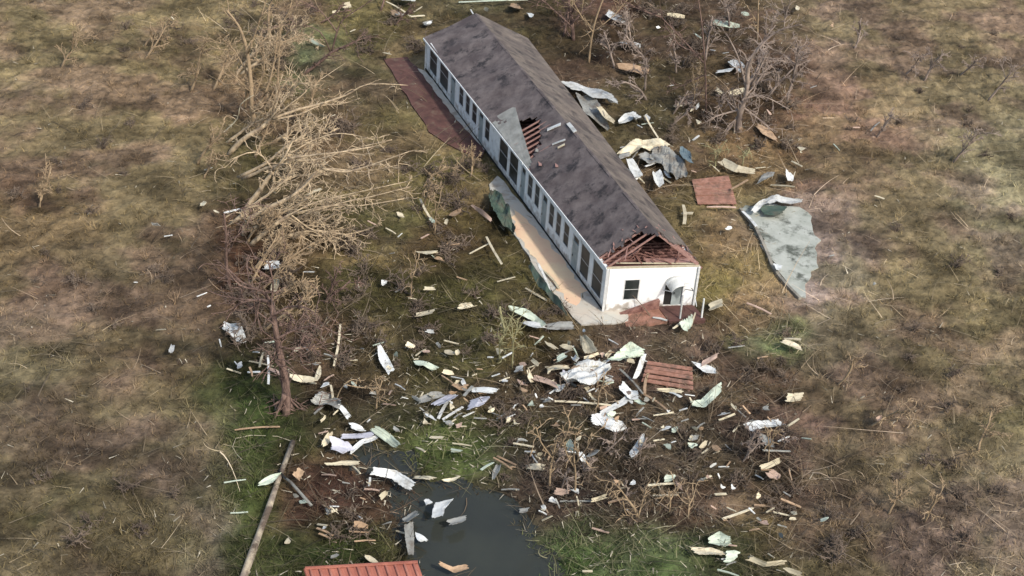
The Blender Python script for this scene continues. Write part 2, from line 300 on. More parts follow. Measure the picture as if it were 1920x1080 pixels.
def ground_colour(x, y, z=0.0):
    px, py = project(x, y, np.zeros_like(x)+z)
    # uneven blob borders
    wx = 28*np.sin(x*0.9+1.3*np.sin(y*0.55))+16*np.sin(x*2.3+y*1.7); wy = 18*np.sin(y*0.8+1.1*np.sin(x*0.7))+10*np.sin(y*2.1-x*1.9)
    px = px+wx*0.7; py = py+wy*0.7
    acc = np.zeros(x.shape+(3,)); W = np.full(x.shape, 0.03); acc += 0.03*lin((92, 82, 60))
    for bx, by, rx, ry, c in BLOBS:
        q = np.exp(-((px-bx)/rx)**2*0.9-((py-by)/ry)**2*0.9)
        acc += q[..., None]*lin(c); W += q
    c = acc/W[..., None]*GAIN
    side_ = np.clip(np.maximum(430-px, px-1490)/60, 0, 1)[..., None]; c = c*(1-.55*side_)+.55*side_*lin((104, 93, 72))
    g = c.mean(-1, keepdims=True); c = c*.82+g*.18
    m1 = fbm(x, y*1.0, .35, 3, 5, .62); m2 = fbm(x*.55, y, .8, 9, 4, .65); m3 = fbm(x, y, .22, 21, 4)
    k = np.clip(.52+1.9*(m1-.5)+1.3*(m2-.5), 0, 1.15)[..., None]
    hue = np.clip((m3-.42)/.16, 0, 1)[..., None]
    c = c*(hue*np.array([1.10, .98, 1.0])+(1-hue)*np.array([1.0, .985, .84]))
    return c*(.42+.92*k)
def axis(a, b, st, far):
    core = np.arange(a, b+1e-6, st)
    lo = [a-v for v in (4, 10, 20, 40, 80, 160, 400, far)][::-1]; hi = [b+v for v in (4, 10, 20, 40, 80, 160, 400, far)]
    return np.concatenate([lo, core, hi])
def make_ground():
    X = axis(-66, 70, 0.27, 2500); Y = axis(48, 176, 0.27, 2500)
    gx, gy = np.meshgrid(X, Y); n, m = gx.shape
    x = gx.ravel(); y = gy.ravel(); h = height(x, y)
    rough = 0.05*np.sin(x*7.1+2*np.sin(y*5.3))*np.sin(y*6.7+1.5*np.sin(x*4.1))
    edge = (x > -66) & (x < 70) & (y > 48) & (y < 176)
    flat = np.zeros_like(x, bool)
    for P in (PATIO, TERRACE, SLAB, HOUSE_FP): flat |= poly_sd(x, y, P) > -0.5
    h = h+np.where(edge & ~flat, rough+rng.normal(0, 0.03, x.shape)+.22*(fbm(x, y, .9, 5, 3)-.5), 0)
    me = bpy.data.meshes.new('ground')
    me.vertices.add(n*m); me.vertices.foreach_set('co', np.column_stack([x, y, h]).ravel())
    i = np.arange(n*m).reshape(n, m); q = np.stack([i[:-1, :-1], i[:-1, 1:], i[1:, 1:], i[1:, :-1]], -1).reshape(-1, 4)
    me.loops.add(q.size); me.loops.foreach_set('vertex_index', q.ravel()); me.polygons.add(len(q))
    me.polygons.foreach_set('loop_start', np.arange(len(q))*4); me.polygons.foreach_set('use_smooth', np.ones(len(q), bool))
    me.update(calc_edges=True)
    c = ground_colour(x, y); c *= rng.uniform(0.9, 1.1, (len(x), 1))
    # wet mud darkens towards the pond beds
    for P in PONDS:
        k = np.clip((poly_sd(x, y, P)+0.9)/1.4, 0, 1)[:, None]; c = c*(1-k)+k*lin((52, 48, 40))
    a = me.color_attributes.new('Col', 'FLOAT_COLOR', 'POINT'); a.data.foreach_set('color', np.column_stack([c, np.ones(len(x))]).ravel())
    me.materials.append(M['ground']); o = bpy.data.objects.new('ground', me); COL.objects.link(o); props(o, kind='structure')
make_ground()
# water sheets
for ip, P in enumerate(PONDS):
    q = np.array(P); c = q.mean(0); q2 = c+(q-c)*1.0
    d = (q-c); d = d/np.linalg.norm(d, axis=1)[:, None]; q2 = q+d*2.2
    mb = MB(); mb.add([(a, b, -0.30-.006*ip) for a, b in q2], [tuple(range(len(q2)))])
    o = mb.build('water', M['water'], origin=(c[0], c[1], -0.30)); props(o, kind='structure')

# paved sheets
def prism(poly, z0, z1):
    n = len(poly); mb = MB()
    mb.add([(a, b, z0) for a, b in poly]+[(a, b, z1) for a, b in poly],
           [tuple(range(n, 2*n))]+[(i, (i+1) % n, n+(i+1) % n, n+i) for i in range(n)]); return mb
def ragged(poly, amp, step, seed=0):
    r = np.random.default_rng(seed); out = []
    for i in range(len(poly)):
        a = np.array(poly[i]); b = np.array(poly[(i+1) % len(poly)]); k = max(1, int(np.linalg.norm(b-a)/step))
        nrm = np.array([-(b-a)[1], (b-a)[0]])/(np.linalg.norm(b-a)+1e-9)
        for j in range(k): out.append(tuple(a+(b-a)*j/k+nrm*r.uniform(-amp, amp)))
    return out
pc = np.array(PATIO).mean(0)
patio = empty('patio', (pc[0], pc[1], 0), 'long pale patio slab with worn peach coating beside the near half of the building', 'patio')
prism(ragged(PATIO, 0.12, 0.9, 3), -0.3, 0.05).build('slab', M['patio'], patio)
PEACH = wpoly([(962, 396), (990, 412), (1020, 446), (1098, 545), (1078, 575), (1044, 545), (996, 478), (962, 430)])
prism(ragged(PEACH, 0.2, 0.5, 5), 0.02, 0.056).build('peach_coating', M['peach'], patio)
tc_ = np.array(TERRACE).mean(0)
ter = empty('terrace', (tc_[0], tc_[1], 0), 'dark red-brown terrace strip beside the far half of the white building', 'terrace')
prism(ragged(TERRACE, 0.1, 0.9, 4), -0.3, 0.06).build('paving', M['terra'], ter)
STRIP = wpoly([(783, 130), (797, 134), (918, 286), (908, 282), (850, 218)])
prism(ragged(STRIP, 0.08, 0.6, 6), 0.03, 0.10).build('pale_edging', M['patio'], ter)
sc = np.array(SLAB).mean(0)
slab = empty('concrete_slab', (sc[0], sc[1], 0), 'pale grey concrete slab with dark damp patches and a curved kerb at the right', 'slab')
prism(ragged(SLAB, .35, .6, 8), -0.3, 0.04).build('slab', M['slab'], slab)
kb = MB(); kp = [gz(x, y, 0.1) for x, y in [(1388, 392), (1403, 410), (1418, 430), (1430, 455), (1440, 478), (1448, 500), (1462, 520), (1480, 540), (1500, 560)]]
for a, b in zip(kp[:-1], kp[1:]): kb.beam(a, b, 0.22, 0.22)
kb.build('kerb', M['kerb'], slab)

# ------------------------------------------------------------------ the long building
house = empty('long_building', tuple(NL), 'long single-storey white building with a torn dark grey gable roof', 'building')
def solve_z(P, py):
    z = np.linspace(0, 7, 1401); yy = project(np.full_like(z, P[0]), np.full_like(z, P[1]), z)[1]
    return float(z[np.argmin(abs(yy-py))])
zNL = solve_z(NL, 504); zFL = solve_z(FL, 76); zNR = solve_z(NR, 500)
print('eaves', zNL, zFL, zNR)
EN, EF = (zNL+zNR)/2, zFL
def zeave(s): return EN+(EF-EN)*s
RTN, RTF = 0.5, 0.5
rn = NL+WV*RTN; rf = FL+WV*WFAR*RTF
zRN = solve_z(rn, 441); zRF = solve_z(rf, 31)
print('ridge', zRN, zRF, project(rn[0], rn[1], zRN), project(rf[0], rf[1], zRF))
def HP(s, t, z): p = NL+LV*s+WV*(t*(1+(WFAR-1)*s)); return np.array([p[0], p[1], z])
def ridge(s): t = RTN+(RTF-RTN)*s; return t, zRN+(zRF-zRN)*s
# wall with openings:  s-range, z-range
TH = 0.16
def s_at(px, z=1.4):
    ss = np.linspace(-0.02, 1.02, 2081); P = NL[None]+LV[None]*ss[:, None]
    return float(ss[np.argmin(abs(project(P[:, 0], P[:, 1], z+0*ss)[0]-px))])
def t_at(px, z=1.4):
    ss = np.linspace(-0.02, 1.02, 2081); P = NL[None]+WV[None]*ss[:, None]
    return float(ss[np.argmin(abs(project(P[:, 0], P[:, 1], z+0*ss)[0]-px))])
def wall(pt, tops, ops, m, name='wall'):
    """pt(u,d,z): u along 0..1, d inward metres"""
    mb = MB(); cur = 0.0
    def box(u0, u1, a0, a1, b0, b1):
        mb.hexa([pt(u0, 0, a0), pt(u1, 0, a1), pt(u1, TH, a1), pt(u0, TH, a0), pt(u0, 0, b0), pt(u1, 0, b1), pt(u1, TH, b1), pt(u0, TH, b0)])
    for (u0, u1, z0, z1) in sorted(ops)+[(1, 1, 0, 0)]:
        if u0 > cur: box(cur, u0, -0.1, -0.1, tops(cur), tops(u0))
        if u1 > u0:
            box(u0, u1, -0.1, -0.1, z0, z0); box(u0, u1, z1, z1, tops(u0), tops(u1))
        cur = u1
    return mb.build(name, m, house)
inw = UW
def ptL(u, d, z): p = NL+LV*u+UW*d; return np.array([p[0], p[1], z])
def ptE(u, d, z): p = NL+WV*u+UL*d; return np.array([p[0], p[1], z])
def ptR(u, d, z): p = NR+(FR-NR)*u-UW*d; return np.array([p[0], p[1], z])
def ptF(u, d, z): p = FL+(FR-FL)*u-UL*d; return np.array([p[0], p[1], z])
opsL = []
def span(a, b, z0, z1, kind):
    s0, s1 = sorted((s_at(a), s_at(b))); opsL.append((s0, s1, z0, z1, kind))
K = EN/3.2
for a, b in ((806, 819), (825, 840), (936, 951), (955, 970), (1088, 1103), (1110, 1127)): span(a, b, 0.55*K, 2.72*K, 'tall')
for a, b in ((861, 868), (873, 880), (885, 893), (909, 917), (989, 997), (1002, 1010), (1029, 1037), (1042, 1050), (1056, 1065)): span(a, b, 1.05*K, 2.65*K, 'small')
for a, b in ((845, 853), (897, 905), (976, 984), (1015, 1024), (1072, 1083)): span(a, b, 0.06, 2.6*K, 'door')
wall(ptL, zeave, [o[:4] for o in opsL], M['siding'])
def framed(pt, u0, u1, z0, z1, uscale, kind, proud=0.012):
    fw = 0.06; fu = fw/uscale
    if kind == 'door':
        mb = MB(); mb.hexa([pt(u0, .03, z0), pt(u1, .03, z0), pt(u1, .12, z0), pt(u0, .12, z0), pt(u0, .03, z1-.55), pt(u1, .03, z1-.55), pt(u1, .12, z1-.55), pt(u0, .12, z1-.55)])
        r = mb.build('door', M['door'], house)
        g = MB(); g.hexa([pt(u0, .09, z1-.5), pt(u1, .09, z1-.5), pt(u1, .12, z1-.5), pt(u0, .12, z1-.5), pt(u0, .09, z1), pt(u1, .09, z1), pt(u1, .12, z1), pt(u0, .12, z1)]); g.build('fanlight', M['glass'], r)
        hnd = MB(); uu = u0+(u1-u0)*.85; hnd.beam(pt(uu, .0, 1.0), pt(uu, .0, 1.16), .05, .05, up=(1, 0, 0)); hnd.build('handle', M['dark'], r)
    else:
        mb = MB(); e_ = (u1-u0)*.05*rng.uniform(-1, 1); mb.hexa([pt(u0, .02, z0), pt(u1, .02, z0), pt(u1, .05, z0), pt(u0, .05, z0), pt(u0, .02, z1), pt(u1, .02, z1), pt(u1, .05, z1), pt(u0, .05, z1)])
        r = mb.build('window', M['glass'], house)
    f = MB()
    def bx(a0, a1, b0, b1, d0=-proud, d1=.10):
        f.hexa([pt(a0, d0, b0), pt(a1, d0, b0), pt(a1, d1, b0), pt(a0, d1, b0), pt(a0, d0, b1), pt(a1, d0, b1), pt(a1, d1, b1), pt(a0, d1, b1)])
    bx(u0-fu, u0+fu*.2, z0-fw*.6, z1+fw*.6); bx(u1-fu*.2, u1+fu, z0-fw*.6, z1+fw*.6); bx(u0+fu*.2, u1-fu*.2, z1, z1+fw*.6)
    if kind != 'door':
        bx(u0+fu*.2, u1-fu*.2, z0-fw*.6, z0, -proud-.03)
        zm = (z0+z1)/2; bx(u0+fu*.2, u1-fu*.2, zm-.015, zm+.015, .004, .018)
    f.build('window_frame' if kind != 'door' else 'door_frame', M['trim'], r)
for o in opsL: framed(ptL, *o[:4], LEN, o[4])
# end wall
te = lambda u: zNL+(zNR-zNL)*u+0.0
eops = [(t_at(1170, 1.6), t_at(1197, 1.6), 0.60*K+.3, 2.05*K+.3, 'small'), (t_at(1245, 1.1), t_at(1279, 1.1), .28, 2.3, 'enddoor')]
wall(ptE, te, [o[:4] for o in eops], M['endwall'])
framed(ptE, *eops[0][:4], WID, 'small')
u0, u1, z0, z1 = eops[1][:4]
dm = MB(); dm.hexa([ptE(u0+(u1-u0)*.45, .06, z0), ptE(u1-.01, .06, z0), ptE(u1-.01, .1, z0), ptE(u0+(u1-u0)*.45, .1, z0), ptE(u0+(u1-u0)*.45, .06, z1-.1), ptE(u1-.01, .06, z1-.1), ptE(u1-.01, .1, z1-.1), ptE(u0+(u1-u0)*.45, .1, z1-.1)])
dr = dm.build('door', M['door'], house); dr['label'] = 'grey end door standing ajar'
MB().beam(ptE(u0+(u1-u0)*.55, .02, 1.2), ptE(u0+(u1-u0)*.55, .02, 1.35), .05, .05, up=(1, 0, 0)).build('handle', M['dark'], dr)
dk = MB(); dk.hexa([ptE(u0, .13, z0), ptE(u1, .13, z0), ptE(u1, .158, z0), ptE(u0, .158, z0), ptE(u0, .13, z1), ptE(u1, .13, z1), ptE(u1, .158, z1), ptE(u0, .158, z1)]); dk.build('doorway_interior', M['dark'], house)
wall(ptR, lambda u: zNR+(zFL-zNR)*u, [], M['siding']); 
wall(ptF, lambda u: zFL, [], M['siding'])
# corner boards and base line
cb = MB(); cb.beam(NL+[-.02, -.02, 0], NL+[-.02, -.02, zNL], .16, .16, up=(1, 0, 0)); cb.beam(NR+[.02, -.02, 0], NR+[.02, -.02, zNR], .14, .14, up=(1, 0, 0)); cb.beam(FL+[-.02, .02, 0], FL+[-.02, .02, zFL], .16, .16, up=(1, 0, 0))
cb.build('corner_boards', M['trim'], house)
bl = MB(); bl.beam(ptL(0, -.035, .10), ptL(1, -.035, .10), .06, .10); bl.build('base_board', M['dark'], house)
fl = MB(); fl.hexa([HP(0.004, .03, -.1), HP(.996, .03, -.1), HP(.996, .97, -.1), HP(.004, .97, -.1), HP(0.004, .03, .12), HP(.996, .03, .12), HP(.996, .97, .12), HP(.004, .97, .12)]); fl.build('floor', M['plaster'], house)
# roof covering -----------------------------------------------------
HOLE_MID = [(921, 231), (958, 226), (1007, 222), (1016, 262), (1004, 285), (992, 322), (972, 300), (948, 268)]
HOLE_END_L = [(1118, 496), (1122, 484), (1132, 476), (1150, 468), (1172, 462), (1170, 448), (1200, 436), (1230, 440), (1330, 520), (1100, 530)]
HOLE_END_R = [(1192, 424), (1214, 436), (1238, 436), (1256, 455), (1284, 460), (1292, 474), (1330, 488), (1330, 560), (1180, 540)]
def roof_pt(s, v, side):
    """v 0 eave .. 1 ridge"""
    tr, zr = ridge(s); ov = (0.10 if side < 0 else .35)/WID
    te_ = -ov if side < 0 else 1+ov
    ze = (zNL+(zFL-zNL)*s if side < 0 else zNR+(zFL-zNR)*s); ze -= ov*(zr-ze)/0.5
    t = te_+(tr-te_)*v
    return t, ze+(zr-ze)*v+0.10
def roof(side, m):
    nS = 170; nV = 22
    s = np.linspace(-0.004, 1.012, nS+1); v = np.linspace(0, 1, nV+1)
    P = np.zeros((nS+1, nV+1, 3))
    for i, a in enumerate(s):
        for j, b in enumerate(v):
            t, z = roof_pt(a, b, side); p = HP(a, t, z)
            sag = 0.05*math.sin(a*31+side)*math.sin(b*3.1)+0.04*math.sin(a*83+b*5)*math.sin(b*3.14)
            # slump round the middle hole
            sag -= 0.16*math.exp(-((a-.50)/.05)**2)*math.sin(b*3.1416)
            p[2] += sag; P[i, j] = p
    ctr = (P[:-1, :-1]+P[1:, 1:])/2; qx, qy = project(ctr[..., 0], ctr[..., 1], ctr[..., 2])
    qx = qx+rng.normal(0, 1.6, qx.shape); qy = qy+rng.normal(0, 1.6, qy.shape)
    keep = np.ones(qx.shape, bool)
    for h in ([HOLE_MID, HOLE_END_L] if side < 0 else [HOLE_END_R]): keep &= poly_sd(qx, qy, h) < 0
    nrm = np.array([0, 0, .05]); V = list((P+nrm).reshape(-1, 3))+list(P.reshape(-1, 3)); o = (nS+1)*(nV+1); F = []; mm = nV+1
    for i in range(nS):
        for j in range(nV):
            if not keep[i, j]: continue
            a, b, c, d = i*mm+j, i*mm+j+1, (i+1)*mm+j+1, (i+1)*mm+j
            F.append((a, b, c, d)); F.append((o+d, o+c, o+b, o+a))
            for (ii, jj, p, q) in ((i-1, j, a, b), (i+1, j, c, d), (i, j-1, d, a), (i, j+1, b, c)):
                if not (0 <= ii < nS and 0 <= jj < nV) or not keep[ii, jj]: F.append((q, p, o+p, o+q))
    mb = MB(); mb.v = [tuple(map(float, x)) for x in V]; mb.f = F
    return mb.build('roof', m, house)
rl = roof(-1, M['shingle']); rl['label'] = 'dark grey-brown shingled slope with two torn holes'
rr = roof(1, M['shingle2']); rr['label'] = 'paler brown shingled rear slope'
# ridge cap
rc = MB()
ss = [x for x in np.linspace(0.055, 1.01, 60)]
for a, b in zip(ss[:-1], ss[1:]):
    if (int(a*60) % 17) in (2, 3, 4, 9, 10, 11, 12): continue
    ta, za = ridge(a); tb, zb = ridge(b); rc.beam(HP(a, ta, za+.10), HP(b, tb, zb+.10), .22, .04)
rc.build('ridge_cap', M['shingle'], house)
# fascia along the long eave
fa = MB()
for a, b in ((0.0, s_at(985, EN)), (s_at(985, EN)+.003, s_at(922, EN)), (s_at(922, EN)+.003, 1.01)):
    t, za = roof_pt(a, 0, -1); t, zb = roof_pt(b, 0, -1)
    fa.beam(HP(a, t-.004, za-.03), HP(b, t-.004, zb-.03), .05, .16)
fa.build('fascia', M['siding'], house)
# soffit
# rafters near the two holes
def rafters(s0, s1, step, skip=(), sides=(-1, 1)):
    s = s0; k = 0
    while s <= s1:
        if k not in skip:
            for side in sides:
                t0, z0_ = roof_pt(s, 0.02, side); t1, z1_ = roof_pt(s, 1.0, side)
                MB().beam(HP(s, t0, z0_-.09), HP(s, t1, z1_-.09), .055, .13).build('rafter', M['pinkwood'], house)
        s += step; k += 1
rafters(0.004, 0.085, 0.62/LEN, skip=(3,))
SM0, SM1 = s_at(1016, EN), s_at(925, EN); print('SM', SM0, SM1)
rafters(SM0, SM1-.06, 0.62/LEN, skip=(2, 5), sides=(-1,))
def joists(s0, s1, step, z_off=-.04):
    mb = MB(); s = s0
    while s <= s1:
        z = zeave(s)+z_off; mb.beam(HP(s, 0.01, z), HP(s, .99, z), .05, .12); s += step
    mb.build('ceiling_joists', M['redwood'], house)
joists(0.008, 0.09, 0.42/LEN); joists(SM0-.03, SM1+.05, 0.6/LEN)
def ceil(s0, s1, t0, t1, m, name, dz):
    mb = MB(); a, b = zeave(s0)+dz, zeave(s1)+dz
    mb.hexa([HP(s0, t0, a-.03), HP(s1, t0, b-.03), HP(s1, t1, b-.03), HP(s0, t1, a-.03), HP(s0, t0, a), HP(s1, t0, b), HP(s1, t1, b), HP(s0, t1, a)]); return mb.build(name, m, house)
ceil(0.006, 0.45, .03, .97, M['attic'], 'attic_floor', -.12); ceil(.45, .70, .03, .97, M['attic'], 'attic_floor', -.14)
# grey board covering left part of the middle hole, sloping just under the roof line
gb = MB(); G = np.zeros((8, 5, 3))
for i, a in enumerate(np.linspace(s_at(992, EN), s_at(920, EN), 8)):
    for j, b in enumerate(np.linspace(.02, .42, 5)):
        b = b*(.25+.95*i/7); t, z = roof_pt(a, b, -1); G[i, j] = HP(a, t, z-.02-.03*math.sin(i*2.1+j))
V, F = grid_sheet(G, .03); gb.add(V, F); o = gb.build('bare_roof_board', M['plaster'], house)
# wall plate timbers on top of the end wall
pl = MB(); pl.beam(ptE(-.01, .08, zNL+.03), ptE(1.01, .08, zNR+.03), .16, .08); pl.beam(ptE(.12, .5, zNL+.12), ptE(.97, .2, zNR+.14), .10, .06)
pl.build('wall_plate', M['cream'], house)
ps = MB(); ps.beam(ptE(.45, .7, zNL+.10), ptE(.93, .55, zNR+.16), .5, .05); ps.beam(ptE(.80, .6, zNR+.1), ptE(.80, .6, zNR+.95), .10, .08, up=(1, 0, 0)); ps.beam(ptE(.30, 1.2, zNL+.2), ptE(.38, .8, zNL+1.0), .3, .05)
ps.build('broken_attic_boards', M['pinkwood'], house)
lv = MB()
for i in range(34):
    u = rng.uniform(.08, .9); d = rng.uniform(.2, 3); a = rng.uniform(0, 3.1); L_ = rng.uniform(.4, 1.5)
    c = ptE(u, d, zNL+rng.uniform(.05, .35)); dd = np.array([math.cos(a), math.sin(a), rng.uniform(-.15, .3)])*L_/2
    lv.beam(c-dd, c+dd, rng.uniform(.05, .14), .03)
lv.build('loose_laths', M['redwood'], house)
lv = MB()
for i in range(16):
    s_ = rng.uniform(0.0, .07); side = -1 if i % 3 else 1; v_ = rng.uniform(.05, .95); t, z = roof_pt(s_, v_, side); c = HP(s_, t, z+.02)
    a = rng.normal(.3, .5); dd = (UL*math.cos(a)+UW*math.sin(a)); dd = dd/np.linalg.norm(dd)*rng.uniform(.3, .9); dd[2] = rng.uniform(-.15, .2); lv.beam(c-dd, c+dd, .06, .035)
lv.build('splintered_battens', M['pinkwood'], house)
for k, (px_, py_, sz_, col_) in enumerate([(1000, 318, 1.0, 'pinkwood'), (985, 306, .7, 'plaster'), (1012, 285, .8, 'pinkwood')]):
    s_ = s_at(px_-6, EN); t, z = roof_pt(s_, .18+.1*k, -1); c = HP(s_, t, z+.08); MB().beam(c-UL*sz_*.5+[0, 0, .12], c+UL*sz_*.5+UW*.3, .22, .04).build('torn_roof_board', M[col_], house)
# arched awning over the end door, with brackets, posts, porch and ramp
aw = MB(); n = 10; cx = (u0+u1)/2+.01; wdt = (u1-u0)*.60
G = np.zeros((n+1, 5, 3))
for i in range(n+1):
    th = math.pi*i/n
    for j, d in enumerate(np.linspace(-.02, -1.15, 5)):
        G[i, j] = ptE(cx-wdt*math.cos(th), d, 2.15+.55*math.sin(th)-.10*j/4)
V, F = grid_sheet(G, .03); aw.add(V, F); awn = aw.build('awning', M['white'], house, smooth=True)
br = MB(); br.beam(ptE(cx-wdt, -.02, 1.6), ptE(cx-wdt, -1.0, 2.1), .05, .05); br.beam(ptE(cx+wdt, -.02, 1.6), ptE(cx+wdt, -1.0, 2.1), .05, .05); br.build('bracket', M['trim'], awn)
po = MB(); po.hexa([ptE(u0-.06, -1.9, -.2), ptE(1.0, -1.9, -.2), ptE(1.0, -.02, -.2), ptE(u0-.06, -.02, -.2), ptE(u0-.06, -1.9, .26), ptE(1.0, -1.9, .26), ptE(1.0, -.02, .26), ptE(u0-.06, -.02, .26)])
po.build('porch_floor', M['terra'], house)
ra = MB(); ra.add([ptE(.14, -.3, .02), ptE(u0-.065, -.05, .95), ptE(u0-.065, -.35, .95), ptE(.14, -.55, .02), ptE(.14, -.3, -.1), ptE(u0-.065, -.05, -.1), ptE(u0-.065, -.35, -.1), ptE(.14, -.55, -.1)],
   [(0, 1, 2, 3), (7, 6, 5, 4), (0, 4, 5, 1), (1, 5, 6, 2), (2, 6, 7, 3), (3, 7, 4, 0)])
ra.build('ramp_wall', M['redwood'], house)
rs = MB(); rs.add([ptE(.20, -.56, .03), ptE(u0-.07, -.38, .30), ptE(u0-.07, -1.8, .26), ptE(.12, -1.9, .03), ptE(.20, -.56, -.2), ptE(u0-.07, -.38, -.2), ptE(u0-.07, -1.8, -.2), ptE(.12, -1.9, -.2)],
   [(0, 1, 2, 3), (7, 6, 5, 4), (0, 4, 5, 1), (1, 5, 6, 2), (2, 6, 7, 3), (3, 7, 4, 0)])
rs.build('ramp', M['rust'], house)
for u, zt in ((u0+.08, 2.1), (.975, 1.75)):
    MB().tube([ptE(u, -1.6, .24), ptE(u+.004, -1.5, zt)], [.065, .06], 8).build('porch_post', M['white'], house)
hr = MB(); hr.beam(ptE(.90, -1.6, 1.2), ptE(.975, -.3, 1.2), .05, .05); hr.build('hand_rail', M['white'], house)

# ------------------------------------------------------------------ red roofed building at the bottom edge
zr = 3.2
A = gz(572, 1068, zr); B = gz(783, 1056, zr); dn = gz(800, 1090, zr)-B; dn[2] = 0
rb = empty('red_roofed_house', tuple(gz(680, 1140, 0)), 'small house with a ribbed orange-red roof at the bottom edge', 'house')
along = B-A; along[2] = 0; la = np.linalg.norm(along); ua = along/la
fwd = np.array([ua[1], -ua[0], 0]); 
if fwd[1] > 0: fwd = -fwd
n = 230; G = np.zeros((n, 6, 3))
for i in range(n):
    x_ = i/(n-1)
    for j in range(6):
        dd = j/5*4.2
        skew = dd*.28
        G[i, j] = A+along*x_+ua*skew+fwd*dd+np.array([0, 0, -dd*.42+.03*(abs(math.sin(x_*math.pi*12))**.6)])
V, F = grid_sheet(G, .03); MB().add(V, F).build('roof', M['tile'], rb)
for i in range(12):
    x_ = (i+.5)/12; p0 = A+along*x_+[0, 0, .07]; p1 = A+along*x_+ua*1.176+fwd*4.2+np.array([0, 0, -1.764+.07])
    MB().tube([p0, (p0+p1)/2+[0, 0, .01*(i % 3)], p1], [.085]*3, 6).build('roof_rib', M['tilelight'], rb, smooth=True)
rcp = MB(); rcp.tube([A+[0, 0, .08], B+[0, 0, .08]], [.10, .10], 8); rcp.tube([A+[0, 0, .05], A+ua*1.17+fwd*4.2+[0, 0, -1.7]], [.09, .09], 8); rcp.build('ridge_cap', M['tile'], rb)
G2 = G.copy()
for i in range(n):
    for j in range(6):
        dd = j/5*3.0; G2[i, j] = A+along*(i/(n-1))-fwd*dd*.5+np.array([0, 0, -dd*1.25+.06*(abs(math.sin(i/(n-1)*math.pi*12))**.6)])
V, F = grid_sheet(G2, .03); MB().add(V, F).build('rear_roof', M['tile'], rb)
wb = MB(); q = [A+ua*.5-fwd*.6, B-ua*.5-fwd*.6, B+ua*.3+fwd*3.7, A+ua*1.3+fwd*3.7]
wb.hexa([np.array([p[0], p[1], -.2]) for p in q]+[np.array([p[0], p[1], 1.45]) for p in q]); wb.build('wall', M['siding'], rb)

# ------------------------------------------------------------------ ground cover (nobody could count it)
AVOID = [PATIO, TERRACE, SLAB, HOUSE_FP]
def scatter(n, seed, pad=0.25, avoid=None, xr=(-120, 2040), yr=(-60, 1140), dens=None):
    r = np.random.default_rng(seed); px = r.uniform(*xr, n); py = r.uniform(*yr, n)
    d = FW[None]+RT[None]*((px-960)/FPX)[:, None]+UP[None]*((540-py)/FPX)[:, None]
    P = C0[None]+d*(-CAMZ/d[:, 2])[:, None]; x, y = P[:, 0], P[:, 1]
    ok = np.ones(n, bool)
    for A_ in (avoid or AVOID): ok &= poly_sd(x, y, A_) < -pad
    for A_ in PONDS: ok &= (poly_sd(x, y, A_)+0.5*np.sin(x*1.9+y)*np.sin(y*1.3)) < r.normal(.1, .5, n)
    if dens is not None: ok &= r.uniform(0, 1, n) < dens(px, py, x, y)
    return x[ok], y[ok], px[ok], py[ok]
def strips(name, label, x, y, length, width, lean, bend, colour, m, seed, base_z=0.0, azim=None, segs=2):
    r = np.random.default_rng(seed); n = len(x); z = np.maximum(height(x, y), -.34)+base_z
    az = r.uniform(0, 2*math.pi, n) if azim is None else azim
    dirv = np.stack([np.cos(az)*np.sin(lean), np.sin(az)*np.sin(lean), np.cos(lean)], 1)
    fa = r.uniform(0, 2*math.pi, n); side = np.stack([np.cos(fa), np.sin(fa), 0*fa], 1)
    bv = np.stack([r.normal(0, 1, n), r.normal(0, 1, n), -np.abs(r.normal(0, 1, n))*.6], 1)*bend[:, None]
    rows = []
    for k in range(segs+1):
        t = k/segs; c = np.stack([x, y, z], 1)+dirv*(length*t)[:, None]+bv*(t*t)*length[:, None]
        wv = side*(width*(1-.75*t))[:, None]/2; rows += [c-wv, c+wv]
    V = np.stack(rows, 1).reshape(-1, 3); per = 2*(segs+1)
    f = [];
    base = (np.arange(n)*per)[:, None]
    Q = np.concatenate([base+np.array([[2*k, 2*k+1, 2*k+3, 2*k+2]]) for k in range(segs)], 1).reshape(-1, 4)
    me = bpy.data.meshes.new(name); me.vertices.add(len(V)); me.vertices.foreach_set('co', V.ravel())
    me.loops.add(Q.size); me.loops.foreach_set('vertex_index', Q.ravel()); me.polygons.add(len(Q)); me.polygons.foreach_set('loop_start', np.arange(len(Q))*4)
    me.update(calc_edges=True)
    cc = np.repeat(colour, per, 0); a = me.color_attributes.new('Col', 'FLOAT_COLOR', 'POINT'); a.data.foreach_set('color', np.column_stack([cc, np.ones(len(cc))]).ravel())
    me.materials.append(m); o = bpy.data.objects.new(name, me); COL.objects.link(o); props(o, label, 'vegetation', kind='stuff'); return o
def patchy(px, py, x, y):
    k = 0.55+0.45*np.sin(x*.55+1.4*np.sin(y*.37))*np.sin(y*.43+1.1*np.sin(x*.61))
    k = np.clip(k+.15, .08, 1)
    return k*np.where((px > 415) & (px < 1505), 1, .75)
x, y, px, py = scatter(150000, 11, dens=patchy); r = np.random.default_rng(5); n = len(x)
c = ground_colour(x, y)*r.uniform(.65, 1.7, (n, 1))*np.array([1.02, 1.0, .9])
strips('dead_grass', 'low matted olive-brown grass covering the flooded ground', x, y, r.uniform(.12, .42, n), r.uniform(.03, .08, n), r.uniform(.3, 1.35, n), r.uniform(.1, .5, n), c, M['cover'], 21)
xt, yt, px, py = scatter(5200, 15, dens=lambda px, py, x, y: np.clip(2.4*(fbm(x, y, .25, 40, 3)-.38), 0.05, 1)); q = 26
x = np.repeat(xt, q)+r.normal(0, .13, len(xt)*q); y = np.repeat(yt, q)+r.normal(0, .13, len(xt)*q); n = len(x)
